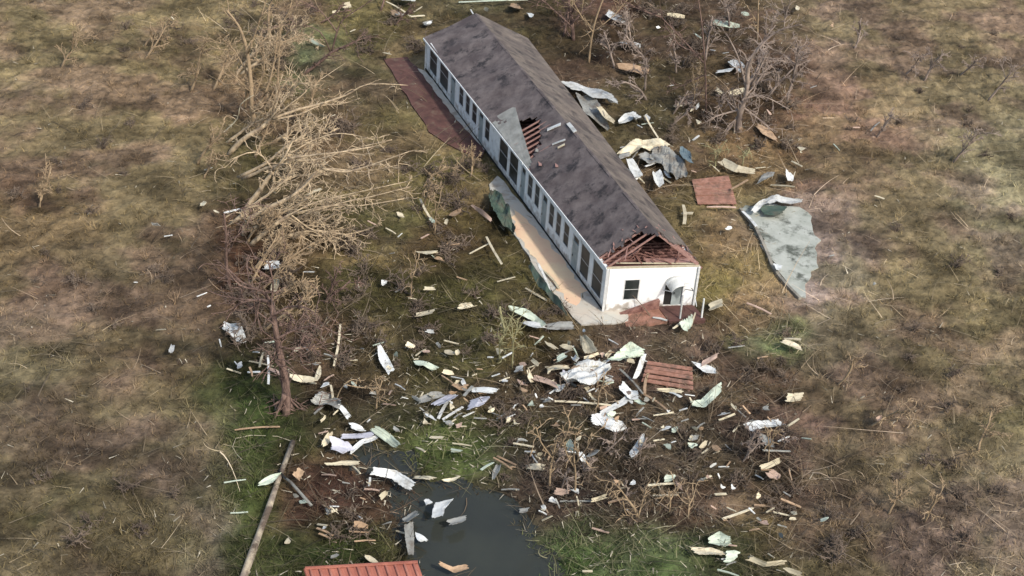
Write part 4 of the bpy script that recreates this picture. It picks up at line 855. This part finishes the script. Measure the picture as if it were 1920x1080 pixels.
def plank(x0, y0, x1, y1, wpx, col, kind='plank', label=None, lift=None, z0=None):
    l = drng.uniform(.22, .40) if lift is None else lift; l2 = l+drng.uniform(0, .35)
    if drng.random() < .5: l, l2 = l2, l
    a = local(x0, y0, l); b = local(x1, y1, l2)
    if z0 is not None: a = gz(x0, y0, z0); b = gz(x1, y1, z0+.1)
    L = np.linalg.norm(b-a); sc_ = np.linalg.norm(a-C0)/FPX; wd = max(.07, wpx*sc_*1.05)
    mb = MB(); n_ = max(2, int(L/.5)); d = (b-a)/L; side = np.cross(d, (0, 0, 1)); side /= np.linalg.norm(side)
    bow = drng.uniform(-.04, .04)*L; tw = drng.uniform(-.5, .5); th = .045
    ring = []
    for i in range(n_+1):
        t = i/n_; c = a+(b-a)*t+side*bow*math.sin(math.pi*t)+np.array([0, 0, abs(bow)*.5*math.sin(math.pi*t)])
        s_ = side*math.cos(tw*t)+np.array([0, 0, 1])*math.sin(tw*t); u_ = np.cross(s_, d); w_ = wd*(1-(.25*drng.random() if i in (0, n_) else 0))/2
        ring.append([c-s_*w_-u_*th/2, c+s_*w_-u_*th/2, c+s_*w_+u_*th/2, c-s_*w_+u_*th/2])
    V = [p for q in ring for p in q]; F = [(0, 3, 2, 1), (4*n_, 4*n_+1, 4*n_+2, 4*n_+3)]
    for i in range(n_):
        for j in range(4): F.append((4*i+j, 4*i+(j+1) % 4, 4*i+4+(j+1) % 4, 4*i+4+j))
    mb.add(V, F); c = (a+b)/2; o = mb.build('plank', M[col], origin=c); o['category'] = 'plank'
    reg(o, col, kind, (x0+x1)/2, (y0+y1)/2, L, label); return o

# -- upper left and top
sheet([(573, 77), (600, 88)], [(590, 74), (616, 91)], 'mint', label='bright mint-white sheet lying on the green patch at upper left')
ribbon([(744, 1), (776, 3)], 6, 'white'); ribbon([(733, 21), (746, 32)], 8, 'tan', 'board scrap'); plank(770, 31, 796, 29, 4, 'cream')
plank(724, 3, 770, 31, 3, 'cream', 'pole'); plank(860, 4, 990, -1, 3, 'mint', 'pole'); ribbon([(955, 12), (978, 18)], 9, 'tan', 'board scrap'); ribbon([(990, 28), (1000, 29)], 6, 'white', 'scrap'); ribbon([(908, 17), (915, 20)], 5, 'cream', 'scrap'); ribbon([(724, 101), (732, 103)], 6, 'cream', 'scrap')
ribbon([(1060, 162), (1082, 163), (1104, 175), (1130, 179), (1153, 190)], 12, 'white', label='long wavy white sheet beyond the rear eave of the long building', lifts=(.3, .5))
sheet([(1078, 180), (1095, 215), (1130, 245)], [(1105, 178), (1125, 200), (1150, 238)], 'grey', label='large dull grey sheet leaning against the rear eave'); ribbon([(1120, 205), (1150, 236)], 8, 'cream', 'board')
ribbon([(1138, 26), (1172, 45)], 9, 'white'); ribbon([(1164, 77), (1185, 83), (1201, 84)], 6, 'white'); ribbon([(1252, 27), (1284, 31)], 6, 'cream'); ribbon([(1337, 43), (1362, 47), (1386, 52)], 8, 'mint'); ribbon([(1160, 126), (1215, 136)], 10, 'tan', 'board', label='tan-yellow board lying flat in brush behind the rear slope')
ribbon([(1344, 136), (1372, 133)], 5, 'white'); ribbon([(1372, 113), (1392, 130)], 13, 'white', label='folded white sheet caught just left of the upper right snag'); ribbon([(1161, 228), (1196, 214)], 13, 'white'); plank(1210, 218, 1235, 260, 3, 'cream')
ribbon([(1368, 176), (1396, 170)], 9, 'cream', 'board scrap'); ribbon([(1420, 236), (1456, 262)], 11, 'tan', 'board scrap'); ribbon([(1136, 182), (1156, 193)], 10, 'white', 'scrap'); plank(1299, 263, 1311, 254, 4, 'white'); plank(1484, 114, 1502, 122, 3, 'tan'); ribbon([(1390, 25), (1404, 28)], 5, 'mint', 'scrap'); ribbon([(1492, 14), (1498, 18)], 6, 'cream', 'scrap')
# -- scrap heap behind the building
ribbon([(1165, 288), (1195, 274), (1222, 272), (1250, 276)], 15, 'cream', label='crumpled cream sheet topping the scrap heap behind the building', crump=.12)
ribbon([(1222, 286), (1250, 296), (1268, 314), (1280, 332)], 30, 'grey', label='broad curved grey sheet draped over the scrap heap behind the building', crump=.12, lifts=(.3, .5))
ribbon([(1181, 300), (1188, 318), (1198, 333)], 14, 'white', label='upright white panel at the left of the scrap heap behind the building'); plank(1195, 330, 1208, 343, 4, 'cream'); ribbon([(1230, 324), (1238, 351)], 14, 'white', 'scrap'); plank(1210, 312, 1238, 300, 4, 'white'); plank(1230, 325, 1258, 343, 4, 'cream')
ribbon([(1275, 290), (1297, 304)], 16, 'blue', 'scrap'); ribbon([(1160, 294), (1180, 290)], 8, 'grey', 'scrap'); ribbon([(1200, 300), (1225, 303)], 20, 'grey', 'sheet'); plank(1240, 268, 1262, 275, 4, 'cream')
ribbon([(1352, 303), (1380, 318), (1414, 325)], 12, 'cream', 'curved board', label='bright yellow-cream curved board beyond the rust-red deck piece'); ribbon([(1478, 323), (1482, 341)], 11, 'white', 'scrap'); plank(1445, 347, 1490, 350, 4, 'cream'); plank(1484, 302, 1504, 312, 4, 'cream'); plank(1370, 355, 1402, 337, 4, 'tan')
ribbon([(1420, 340), (1450, 325)], 8, 'grey', 'scrap'); ribbon([(1362, 428), (1372, 428)], 6, 'white', 'scrap')
plank(1278, 400, 1299, 400, 7, 'cream'); plank(1281, 384, 1283, 420, 6, 'cream')
# rust-red deck piece
def slatted(q, nsl, label, name, lift, m1, m2, gap=.25):
    P = [local(x_, y_, l_) for (x_, y_), l_ in zip(q, lift)]; c = np.mean(P, 0)
    rt = empty(name, tuple(c-[0, 0, .15]), label, 'deck piece')
    for i in range(nsl):
        f0 = i/nsl; f1 = (i+1-gap)/nsl
        a = P[0]+(P[3]-P[0])*f0; b = P[1]+(P[2]-P[1])*f0; c_ = P[1]+(P[2]-P[1])*f1; d = P[0]+(P[3]-P[0])*f1
        j = drng.uniform(-.03, .05); up = np.array([0, 0, .06+j]); dn_ = np.array([0, 0, j])
        MB().hexa([a+dn_, b+dn_, c_+dn_, d+dn_, a+up, b+up, c_+up, d+up]).build('board', m1, rt)
    for f in (.08, .5, .92):
        a = P[0]+(P[1]-P[0])*f; b = P[3]+(P[2]-P[3])*f; MB().beam(a-[0, 0, .08], b-[0, 0, .08], .10, .10).build('joist', m2, rt)
    return rt
slatted([(1297, 338), (1366, 330), (1381, 384), (1308, 384)], 9, 'square rust-red deck piece lying behind the near end of the building', 'deck_piece', (.15, .3, .2, .15), M['rust'], M['redwood'], .06)
plank(1325, 388, 1380, 389, 4, 'pink')
slatted([(1214, 678), (1298, 690), (1300, 734), (1202, 718)], 5, 'rust-red slatted panel with four dark gaps below the near end wall', 'slatted_panel', (.5, .4, .15, .2), M['rust'], M['redwood'], .28)
ribbon([(1232, 731), (1255, 733), (1279, 738)], 7, 'cream', 'board'); plank(1216, 698, 1209, 738, 5, 'tan')
# slab scraps
ribbon([(1412, 400), (1435, 378), (1458, 376), (1502, 384)], 10, 'white', label='long crumpled white sheet along the far rim of the concrete slab', crump=.1); ribbon([(1428, 396), (1470, 396)], 14, 'teal', 'tarp'); plank(1392, 396, 1418, 424, 5, 'white'); ribbon([(1452, 500), (1464, 504)], 8, 'white', 'scrap')
# -- left
ribbon([(497, 500), (524, 500)], 16, 'white', label='square white box-like scrap near the golden trees\' roots', crump=.08); ribbon([(520, 522), (512, 548)], 11, 'cream', 'board'); plank(569, 510, 589, 510, 3, 'white'); plank(575, 366, 602, 354, 6, 'cream', label='short whitish log under the golden fallen trees'); ribbon([(744, 401), (758, 405)], 6, 'cream', 'scrap'); ribbon([(715, 532), (724, 533)], 8, 'white', 'scrap'); plank(420, 399, 456, 391, 4, 'white')
plank(788, 373, 808, 411, 4, 'cream'); plank(880, 476, 918, 456, 3, 'cream'); plank(912, 444, 941, 495, 4, 'cream'); plank(932, 528, 966, 519, 3, 'cream'); plank(985, 540, 1025, 563, 4, 'cream'); plank(1008, 493, 1034, 556, 5, 'white'); plank(1020, 508, 1048, 541, 4, 'cream')
ribbon([(884, 385), (900, 395), (921, 413)], 6, 'pink', 'board'); plank(820, 462, 862, 457, 3, 'tan'); ribbon([(786, 477), (820, 478)], 6, 'cream', 'scrap'); ribbon([(816, 483), (830, 487)], 5, 'tan', 'scrap'); ribbon([(845, 405), (865, 395)], 7, 'tan', 'scrap')
ribbon([(920, 362), (940, 395), (960, 440)], 22, 'teal', 'tarp', label='crumpled dark green tarp at the far outer corner of the patio', crump=.14); ribbon([(992, 500), (1025, 545), (1062, 592)], 10, 'teal', 'tarp', label='narrow dark green tarp strip along the near outer edge of the patio', crump=.1)
# -- lower left
ribbon([(420, 608), (440, 622), (456, 640)], 20, 'white', label='crumpled white sheet half in view at the left edge', crump=.13); plank(638, 608, 626, 686, 4, 'cream', label='long yellow pole lying right of the red-brown trunk'); sheet([(701, 655), (724, 705)], [(716, 648), (742, 702)], 'white', label='grey-white rectangular sheet alone in dark grass left of centre')
plank(467, 677, 513, 687, 3, 'cream'); plank(494, 661, 487, 688, 4, 'cream'); plank(502, 667, 503, 720, 4, 'white'); plank(425, 691, 452, 700, 3, 'cream'); plank(464, 698, 488, 697, 4, 'white'); plank(468, 688, 473, 706, 4, 'tan'); ribbon([(545, 711), (568, 713), (592, 720)], 12, 'cream', 'board', label='fat cream board touching the right of the red-brown trunk')
ribbon([(592, 716), (602, 690)], 8, 'cream', 'board'); ribbon([(504, 693), (532, 703)], 7, 'pink', 'board'); plank(569, 649, 579, 657, 3, 'white'); plank(474, 660, 486, 661, 3, 'white'); ribbon([(590, 748), (612, 752), (638, 766)], 20, 'grey', label='crumpled grey tin below the hooked sapling', crump=.12); ribbon([(634, 758), (644, 770), (654, 783)], 8, 'white'); plank(620, 722, 624, 745, 4, 'cream'); ribbon([(657, 800), (682, 805)], 9, 'white', 'scrap'); plank(718, 757, 742, 760, 3, 'pink'); ribbon([(694, 737), (706, 739)], 4, 'grey', 'scrap'); plank(589, 776, 606, 762, 4, 'grey')
ribbon([(780, 592), (813, 586)], 6, 'cream', 'scrap'); ribbon([(860, 579), (888, 575)], 7, 'cream', 'scrap'); ribbon([(799, 623), (813, 624)], 6, 'white', 'scrap'); plank(832, 638, 860, 645, 3, 'cream'); ribbon([(834, 661), (852, 661)], 8, 'cream', 'scrap'); ribbon([(778, 680), (800, 683), (816, 690)], 8, 'mint', 'board'); plank(779, 667, 798, 655, 3, 'cream'); ribbon([(795, 540), (815, 541)], 5, 'cream', 'scrap'); ribbon([(762, 645), (775, 652)], 8, 'cream', 'scrap')
# -- centre
ribbon([(955, 582), (984, 590), (1004, 600), (1020, 613)], 11, 'mint', label='bent grey-mint sheet below the patio corner, left end'); ribbon([(982, 606), (1022, 616)], 7, 'white'); ribbon([(1025, 613), (1050, 611), (1076, 610)], 11, 'grey')
sheet([(1084, 638), (1095, 668)], [(1102, 632), (1121, 661)], 'cream', label='torn square cream panel tipped up above the white tarp heap', lifts=(.2, .7)); ribbon([(1095, 673), (1122, 664)], 5, 'cream'); ribbon([(1026, 645), (1041, 656)], 5, 'cream', 'scrap'); ribbon([(1052, 648), (1074, 657)], 8, 'cream', 'scrap'); ribbon([(1044, 677), (1060, 667)], 7, 'mint', 'scrap')
sheet([(1062, 690), (1085, 682), (1112, 684), (1144, 678)], [(1048, 724), (1075, 728), (1108, 722), (1143, 702)], 'white', 'tarp', label='large crumpled white tarp, biggest piece of its heap', crump=.16, corr=0); ribbon([(1000, 708), (1022, 714), (1045, 725)], 9, 'pink'); ribbon([(988, 696), (998, 716)], 7, 'cream', 'scrap'); ribbon([(1030, 692), (1068, 689)], 7, 'cream', 'board'); plank(1098, 700, 1142, 675, 5, 'white'); ribbon([(1055, 700), (1070, 722)], 10, 'lilac')
ribbon([(785, 750), (808, 744), (832, 738)], 11, 'grey'); ribbon([(884, 730), (930, 733)], 8, 'white', label='straight white sheet at the right of the centre tin heap'); ribbon([(815, 760), (852, 743)], 8, 'lilac'); plank(822, 785, 852, 740, 6, 'white'); plank(830, 787, 868, 763, 5, 'white'); ribbon([(880, 762), (896, 754), (913, 752)], 12, 'lilac'); plank(828, 704, 855, 723, 3, 'tan'); ribbon([(797, 778), (816, 785)], 5, 'white', 'scrap'); ribbon([(855, 800), (866, 796)], 6, 'pink', 'scrap'); ribbon([(848, 726), (876, 729)], 9, 'tan', 'scrap'); plank(870, 742, 886, 724, 6, 'grey'); ribbon([(830, 698), (850, 700)], 7, 'cream', 'scrap'); ribbon([(836, 794), (846, 796)], 6, 'grey', 'scrap'); ribbon([(940, 714), (950, 716)], 6, 'white', 'scrap'); ribbon([(970, 716), (986, 724)], 6, 'pink', 'scrap')
plank(1040, 752, 1146, 760, 4, 'cream', label='long thin cream pole just below the white tarp heap')
sheet([(1150, 657), (1180, 656), (1214, 660)], [(1153, 690), (1175, 682), (1196, 674)], 'mint', label='mint-white folded sheet left of the slatted panel', crump=.1); ribbon([(1208, 664), (1200, 690), (1190, 712)], 8, 'white'); plank(1162, 692, 1205, 738, 5, 'grey', 'beam'); plank(1205, 738, 1250, 768, 6, 'tan', 'beam'); ribbon([(1300, 686), (1320, 692), (1341, 701)], 11, 'white'); ribbon([(1315, 684), (1345, 668)], 8, 'pink')
ribbon([(1297, 762), (1318, 758), (1334, 745), (1351, 733)], 14, 'mint', label='bent mint-grey sheet below the right corner of the slatted panel'); ribbon([(1163, 728), (1180, 742), (1196, 746)], 14, 'white', 'scrap'); ribbon([(1126, 780), (1155, 763), (1181, 745)], 9, 'white'); plank(1225, 779, 1263, 773, 3, 'cream')
ribbon([(1110, 786), (1128, 786), (1150, 796), (1168, 805)], 19, 'white', label='white rounded sheet, oval in outline, below the white tarp heap', lifts=(.3, .2)); plank(1185, 787, 1206, 785, 4, 'pink'); plank(1348, 788, 1378, 776, 4, 'cream'); ribbon([(1370, 759), (1381, 768)], 5, 'cream', 'scrap'); ribbon([(1401, 803), (1430, 795), (1466, 790)], 13, 'white', label='white sheet at the right, below the slatted panel and left of the edge'); ribbon([(1474, 748), (1503, 748)], 13, 'cream', label='cream board cut by the right edge level with the slatted panel')
ribbon([(1467, 641), (1502, 654)], 8, 'cream', 'board'); plank(1470, 635, 1502, 637, 5, 'cream'); plank(1400, 568, 1446, 589, 5, 'pink'); ribbon([(1330, 579), (1354, 569)], 12, 'cream', 'scrap'); sheet([(1272, 606), (1282, 626)], [(1298, 596), (1300, 612)], 'mint', label='mint panel scrap tipped up at the porch corner'); plank(1262, 616, 1282, 600, 4, 'cream'); plank(1296, 612, 1304, 586, 3, 'cream'); plank(1224, 595, 1251, 601, 5, 'white'); plank(1365, 652, 1396, 648, 3, 'grey'); plank(1420, 672, 1440, 668, 3, 'tan')
# -- bottom left
sheet([(484, 906), (506, 894), (526, 887)], [(487, 917), (510, 908), (527, 889)], 'mint', label='fan-shaped pale sheet left of the fallen utility pole'); ribbon([(554, 886), (566, 895)], 15, 'tan', 'scrap'); ribbon([(606, 838), (613, 826), (620, 814)], 10, 'cream', 'scrap')
sheet([(625, 826), (660, 832)], [(618, 848), (656, 860)], 'lilac', label='lilac-white panel at the left of the small upper pool', crump=.09, lifts=(.5, .2)); ribbon([(640, 820), (665, 818), (700, 816)], 8, 'lilac'); ribbon([(658, 848), (680, 830), (706, 820)], 7, 'white'); sheet([(690, 812), (720, 830), (738, 846)], [(710, 804), (735, 818), (752, 838)], 'mint', label='pale mint bent sheet right of the small upper pool', lifts=(.2, .5))
sheet([(702, 879), (744, 884), (781, 907)], [(693, 893), (733, 898), (765, 925)], 'white', label='bright white bent panel at the pond\'s upper left corner', lifts=(.7, .4), crump=.02); plank(694, 895, 692, 911, 4, 'white'); plank(683, 917, 712, 920, 4, 'pink'); ribbon([(611, 873), (640, 870), (673, 873)], 7, 'cream', 'scrap')
plank(612, 964, 632, 955, 5, 'cream'); plank(595, 983, 613, 985, 4, 'cream'); plank(604, 946, 618, 953, 4, 'tan'); plank(594, 990, 624, 1004, 4, 'tan'); plank(598, 1000, 620, 1010, 4, 'tan'); ribbon([(663, 983), (690, 986)], 10, 'tan', 'scrap'); plank(664, 1015, 704, 1013, 3, 'tan'); plank(655, 996, 692, 998, 3, 'tan'); ribbon([(537, 1020), (543, 1013)], 7, 'cream', 'scrap'); plank(603, 890, 630, 892, 3, 'pink'); ribbon([(550, 930), (558, 933)], 6, 'grey', 'scrap'); plank(742, 995, 776, 1008, 3, 'cream')
ribbon([(758, 978), (782, 963)], 10, 'grey', 'scrap'); ribbon([(766, 984), (768, 1010), (770, 1045)], 14, 'grey', label='grey-white sheet standing in the pond\'s left shallows', lifts=(.3, .5)); ribbon([(778, 1002), (796, 1015)], 9, 'white', 'scrap'); ribbon([(685, 1044), (706, 1056)], 7, 'cream', 'scrap'); ribbon([(620, 1046), (634, 1040)], 5, 'grey', 'scrap')
plank(525, 800, 440, 806, 3, 'tan', 'pole'); plank(420, 905, 461, 899, 2, 'mint', 'stick'); plank(432, 962, 465, 960, 2, 'mint', 'stick')
# -- pond
sheet([(808, 972), (815, 946), (847, 940)], [(830, 975), (833, 955), (848, 942)], 'white', label='curved white fin-shaped sheet standing out of the dark pond', lifts=(.4, .55), crump=.02); ribbon([(797, 943), (806, 944)], 10, 'white', 'scrap'); ribbon([(842, 982), (872, 973)], 9, 'grey'); ribbon([(778, 893), (812, 898)], 6, 'cream', 'scrap'); ribbon([(831, 903), (861, 898)], 6, 'cream', 'scrap'); ribbon([(846, 845), (862, 848)], 6, 'mint', 'scrap'); ribbon([(806, 820), (831, 821)], 4, 'cream', 'scrap'); plank(780, 839, 797, 847, 4, 'cream'); plank(848, 831, 885, 836, 3, 'cream')
plank(962, 831, 1001, 838, 4, 'cream'); ribbon([(988, 873), (1004, 876), (1020, 877)], 10, 'cream', 'board', label='bright split cream board beside the brown tangle\'s left end'); plank(1003, 853, 1013, 861, 4, 'cream'); plank(902, 881, 925, 867, 5, 'mint'); sheet([(926, 866), (922, 898)], [(944, 876), (928, 900)], 'grey', 'scrap'); plank(925, 858, 960, 880, 4, 'tan'); plank(932, 855, 968, 872, 4, 'tan'); plank(940, 918, 974, 918, 3, 'grey'); ribbon([(974, 959), (990, 957)], 7, 'grey', 'scrap')
ribbon([(1066, 826), (1073, 848)], 11, 'mint', 'scrap'); ribbon([(1100, 856), (1122, 847)], 7, 'grey'); ribbon([(1086, 848), (1096, 866)], 9, 'white', 'scrap'); ribbon([(1040, 921), (1066, 925)], 10, 'pink', 'scrap'); ribbon([(1030, 936), (1042, 940)], 8, 'white', 'scrap'); ribbon([(1016, 948), (1023, 956)], 6, 'white', 'scrap'); plank(1016, 976, 1036, 967, 4, 'cream'); ribbon([(1110, 940), (1136, 932)], 6, 'cream', 'scrap'); plank(1050, 940, 1110, 940, 3, 'grey'); plank(1081, 930, 1085, 948, 3, 'cream'); plank(1110, 990, 1142, 999, 4, 'pink'); plank(1092, 1071, 1111, 1071, 4, 'cream'); ribbon([(1080, 827), (1090, 822)], 5, 'cream', 'scrap')
ribbon([(824, 1060), (850, 1070), (876, 1066)], 8, 'tan')
# -- bottom right
ribbon([(1182, 857), (1196, 840), (1208, 822)], 10, 'white', label='white wing-shaped sheet in the lower right tangle'); sheet([(1243, 905), (1262, 905)], [(1250, 891), (1267, 892)], 'mint', label='small pale turquoise-mint scrap standing on the lower right bank'); plank(1213, 910, 1266, 906, 5, 'cream'); ribbon([(1268, 910), (1278, 916)], 6, 'pink', 'scrap'); plank(1224, 929, 1271, 928, 4, 'cream'); plank(1310, 902, 1334, 892, 4, 'cream'); plank(1340, 927, 1362, 926, 5, 'cream'); plank(1140, 943, 1168, 935, 5, 'tan'); plank(1354, 973, 1412, 952, 5, 'cream', label='long cream pole low on the right bank')
ribbon([(1422, 821), (1436, 830), (1450, 838)], 14, 'grey'); plank(1430, 844, 1482, 846, 4, 'grey'); ribbon([(1425, 878), (1444, 874), (1461, 868)], 9, 'cream'); ribbon([(1441, 887), (1455, 898)], 14, 'pink', 'scrap'); plank(1414, 947, 1450, 951, 5, 'tan'); plank(1464, 935, 1502, 951, 5, 'tan'); plank(1450, 960, 1482, 967, 4, 'cream'); ribbon([(1425, 978), (1440, 982)], 6, 'pink', 'scrap'); plank(1475, 800, 1498, 785, 4, 'cream')
sheet([(1322, 1014), (1345, 1000), (1362, 1006)], [(1338, 1020), (1356, 1027), (1378, 1024)], 'mint', label='folded mint sheet, upper of two in the bottom right grass'); ribbon([(1300, 1036), (1330, 1036), (1358, 1044)], 12, 'cream', label='yellow-cream sheet with a pointed left end in the bottom right grass'); ribbon([(1360, 1046), (1383, 1044)], 18, 'mint'); ribbon([(1404, 1048), (1436, 1060), (1472, 1058)], 8, 'cream'); ribbon([(1470, 1068), (1502, 1079)], 7, 'cream'); plank(1345, 1068, 1386, 1080, 4, 'mint'); plank(1440, 1038, 1452, 1046, 3, 'cream')
# -- rooftop scraps (resting on the roof)
def roof_scrap(x0, y0, x1, y1, wpx, col, label):
    def hit(px, py):
        best = None
        for s_ in np.linspace(.2, .7, 240):
            for v_ in np.linspace(.3, 1, 40):
                t_, z_ = roof_pt(s_, v_, -1); p = HP(s_, t_, z_); qx, qy = project(*p); e = (qx-px)**2+(qy-py)**2
                if best is None or e < best[0]: best = (e, p)
        return best[1]+np.array([0, 0, .14])
    a, b = hit(x0, y0), hit(x1, y1); mb = MB(); mb.beam(a, b, wpx*.042, .05, up=(-.4, 0, .9)); c = (a+b)/2
    o = mb.build('plank', M[col], origin=c); props(o, label, 'plank')
roof_scrap(1026, 246, 1050, 236, 9, 'white', 'white plank on the roof just right of the middle hole')
roof_scrap(1066, 233, 1090, 240, 7, 'white', 'white plank on the roof ridge beyond the middle hole')
roof_scrap(1036, 273, 1060, 265, 5, 'white', 'upper of two short white laths on the near roof slope')
roof_scrap(1045, 280, 1058, 274, 5, 'cream', 'lower of two short pale laths on the near roof slope')

# -- extra small scraps filling the debris field
fill = [((960, 640, 1200, 800), 22), ((640, 640, 960, 800), 22), ((1200, 760, 1450, 960), 16), ((1140, 200, 1330, 340), 12), ((1000, 660, 1180, 760), 24), ((780, 700, 930, 800), 14), ((1150, 740, 1300, 840), 14), ((600, 800, 760, 880), 8), ((590, 640, 960, 800), 26), ((960, 620, 1220, 800), 44), ((1200, 740, 1490, 990), 34), ((960, 800, 1200, 980), 20), ((430, 640, 590, 720), 6), ((1130, 10, 1490, 330), 22), ((560, 900, 740, 1020), 12), ((640, 400, 900, 620), 14), ((620, 10, 1000, 60), 8), ((1290, 980, 1490, 1070), 6), ((1500, 30, 1700, 1050), 14), ((250, 30, 415, 1050), 12)]
for (x0, y0, x1, y1), cnt in fill:
    for k in range(cnt):
        a, b = drng.uniform(x0, x1), drng.uniform(y0, y1); p = gz(a, b)
        if any(poly_sd(np.array(p[0]), np.array(p[1]), A_) > -.4 for A_ in AVOID+PONDS): continue
        col = ['cream', 'white', 'tan', 'grey', 'pink', 'mint'][int(drng.choice(6, p=[.30, .30, .14, .12, .06, .08]))]
        ang = drng.normal(0, .55); L_ = drng.uniform(6, 24)
        if drng.random() < .6: plank(a-math.cos(ang)*L_/2, b-math.sin(ang)*L_/2, a+math.cos(ang)*L_/2, b+math.sin(ang)*L_/2, drng.uniform(1.8, 3.2), col)
        else: ribbon([(a-math.cos(ang)*L_/3, b-math.sin(ang)*L_/3), (a+math.cos(ang)*L_/3, b+math.sin(ang)*L_/3)], drng.uniform(3, 8.5), col, 'scrap')
# labels that single out
def size_word(L): return 'small' if L < .7 else ('short' if L < 1.3 else ('long' if L > 2.4 else 'medium'))
from collections import defaultdict
byl = defaultdict(list)
for d in DEB:
    if d[7]: d[0]['label'] = d[7]
    else: byl[(size_word(d[6]), CW[d[1]], d[2], d[3])].append(d)
ORD = ['first', 'second', 'third', 'fourth', 'fifth', 'sixth', 'seventh', 'eighth', 'ninth', 'tenth', 'eleventh', 'twelfth', 'thirteenth', 'fourteenth', 'fifteenth', 'sixteenth', 'seventeenth', 'eighteenth']
for (sz, cw, kd, zn), lst in byl.items():
    lst.sort(key=lambda d: d[4])
    for i, d in enumerate(lst):
        b = f'{sz} {cw} {kd} {zn}'
        if len(lst) == 2: b += ', ' + ('left' if i == 0 else 'right') + ' one of two alike'
        elif len(lst) > 2: b += f', {ORD[min(i, 17)]} from the left'
        d[0]['label'] = b
for d in DEB: d[0]['group'] = 'storm debris '+d[3]

# ------------------------------------------------------------------ fallen utility pole at lower left
pb = on_ground(503, 950, .2)
pole = empty('utility_pole', tuple(pb), 'long pale fallen utility pole crossing the green bank at lower left', 'utility pole')
def seg(pts, r, m, nm, lift=.2):
    P = [local(a, b, lift) for a, b in pts]; return MB().tube(P, r, 10).build(nm, m, pole, smooth=True)
seg([(549, 828), (520, 905), (503, 955), (486, 1000), (470, 1045), (448, 1105)], [.14, .17, .18, .19, .20, .21], M['oldpole'], 'shaft', .22)
seg([(530, 893), (545, 904), (584, 948)], [.07, .09, .09], M['grey'], 'cross_arm', .35)
seg([(522, 882), (536, 896)], [.05, .05], M['dark'], 'bracket', .45)
wr = MB(); wr.tube([local(a, b, .15) for a, b in [(549, 828), (520, 818), (470, 816), (442, 822), (436, 838), (444, 852), (454, 862)]], [.02]*7, 5); wr.build('wire', M['cream'], pole)
print('objects', len(bpy.data.objects))
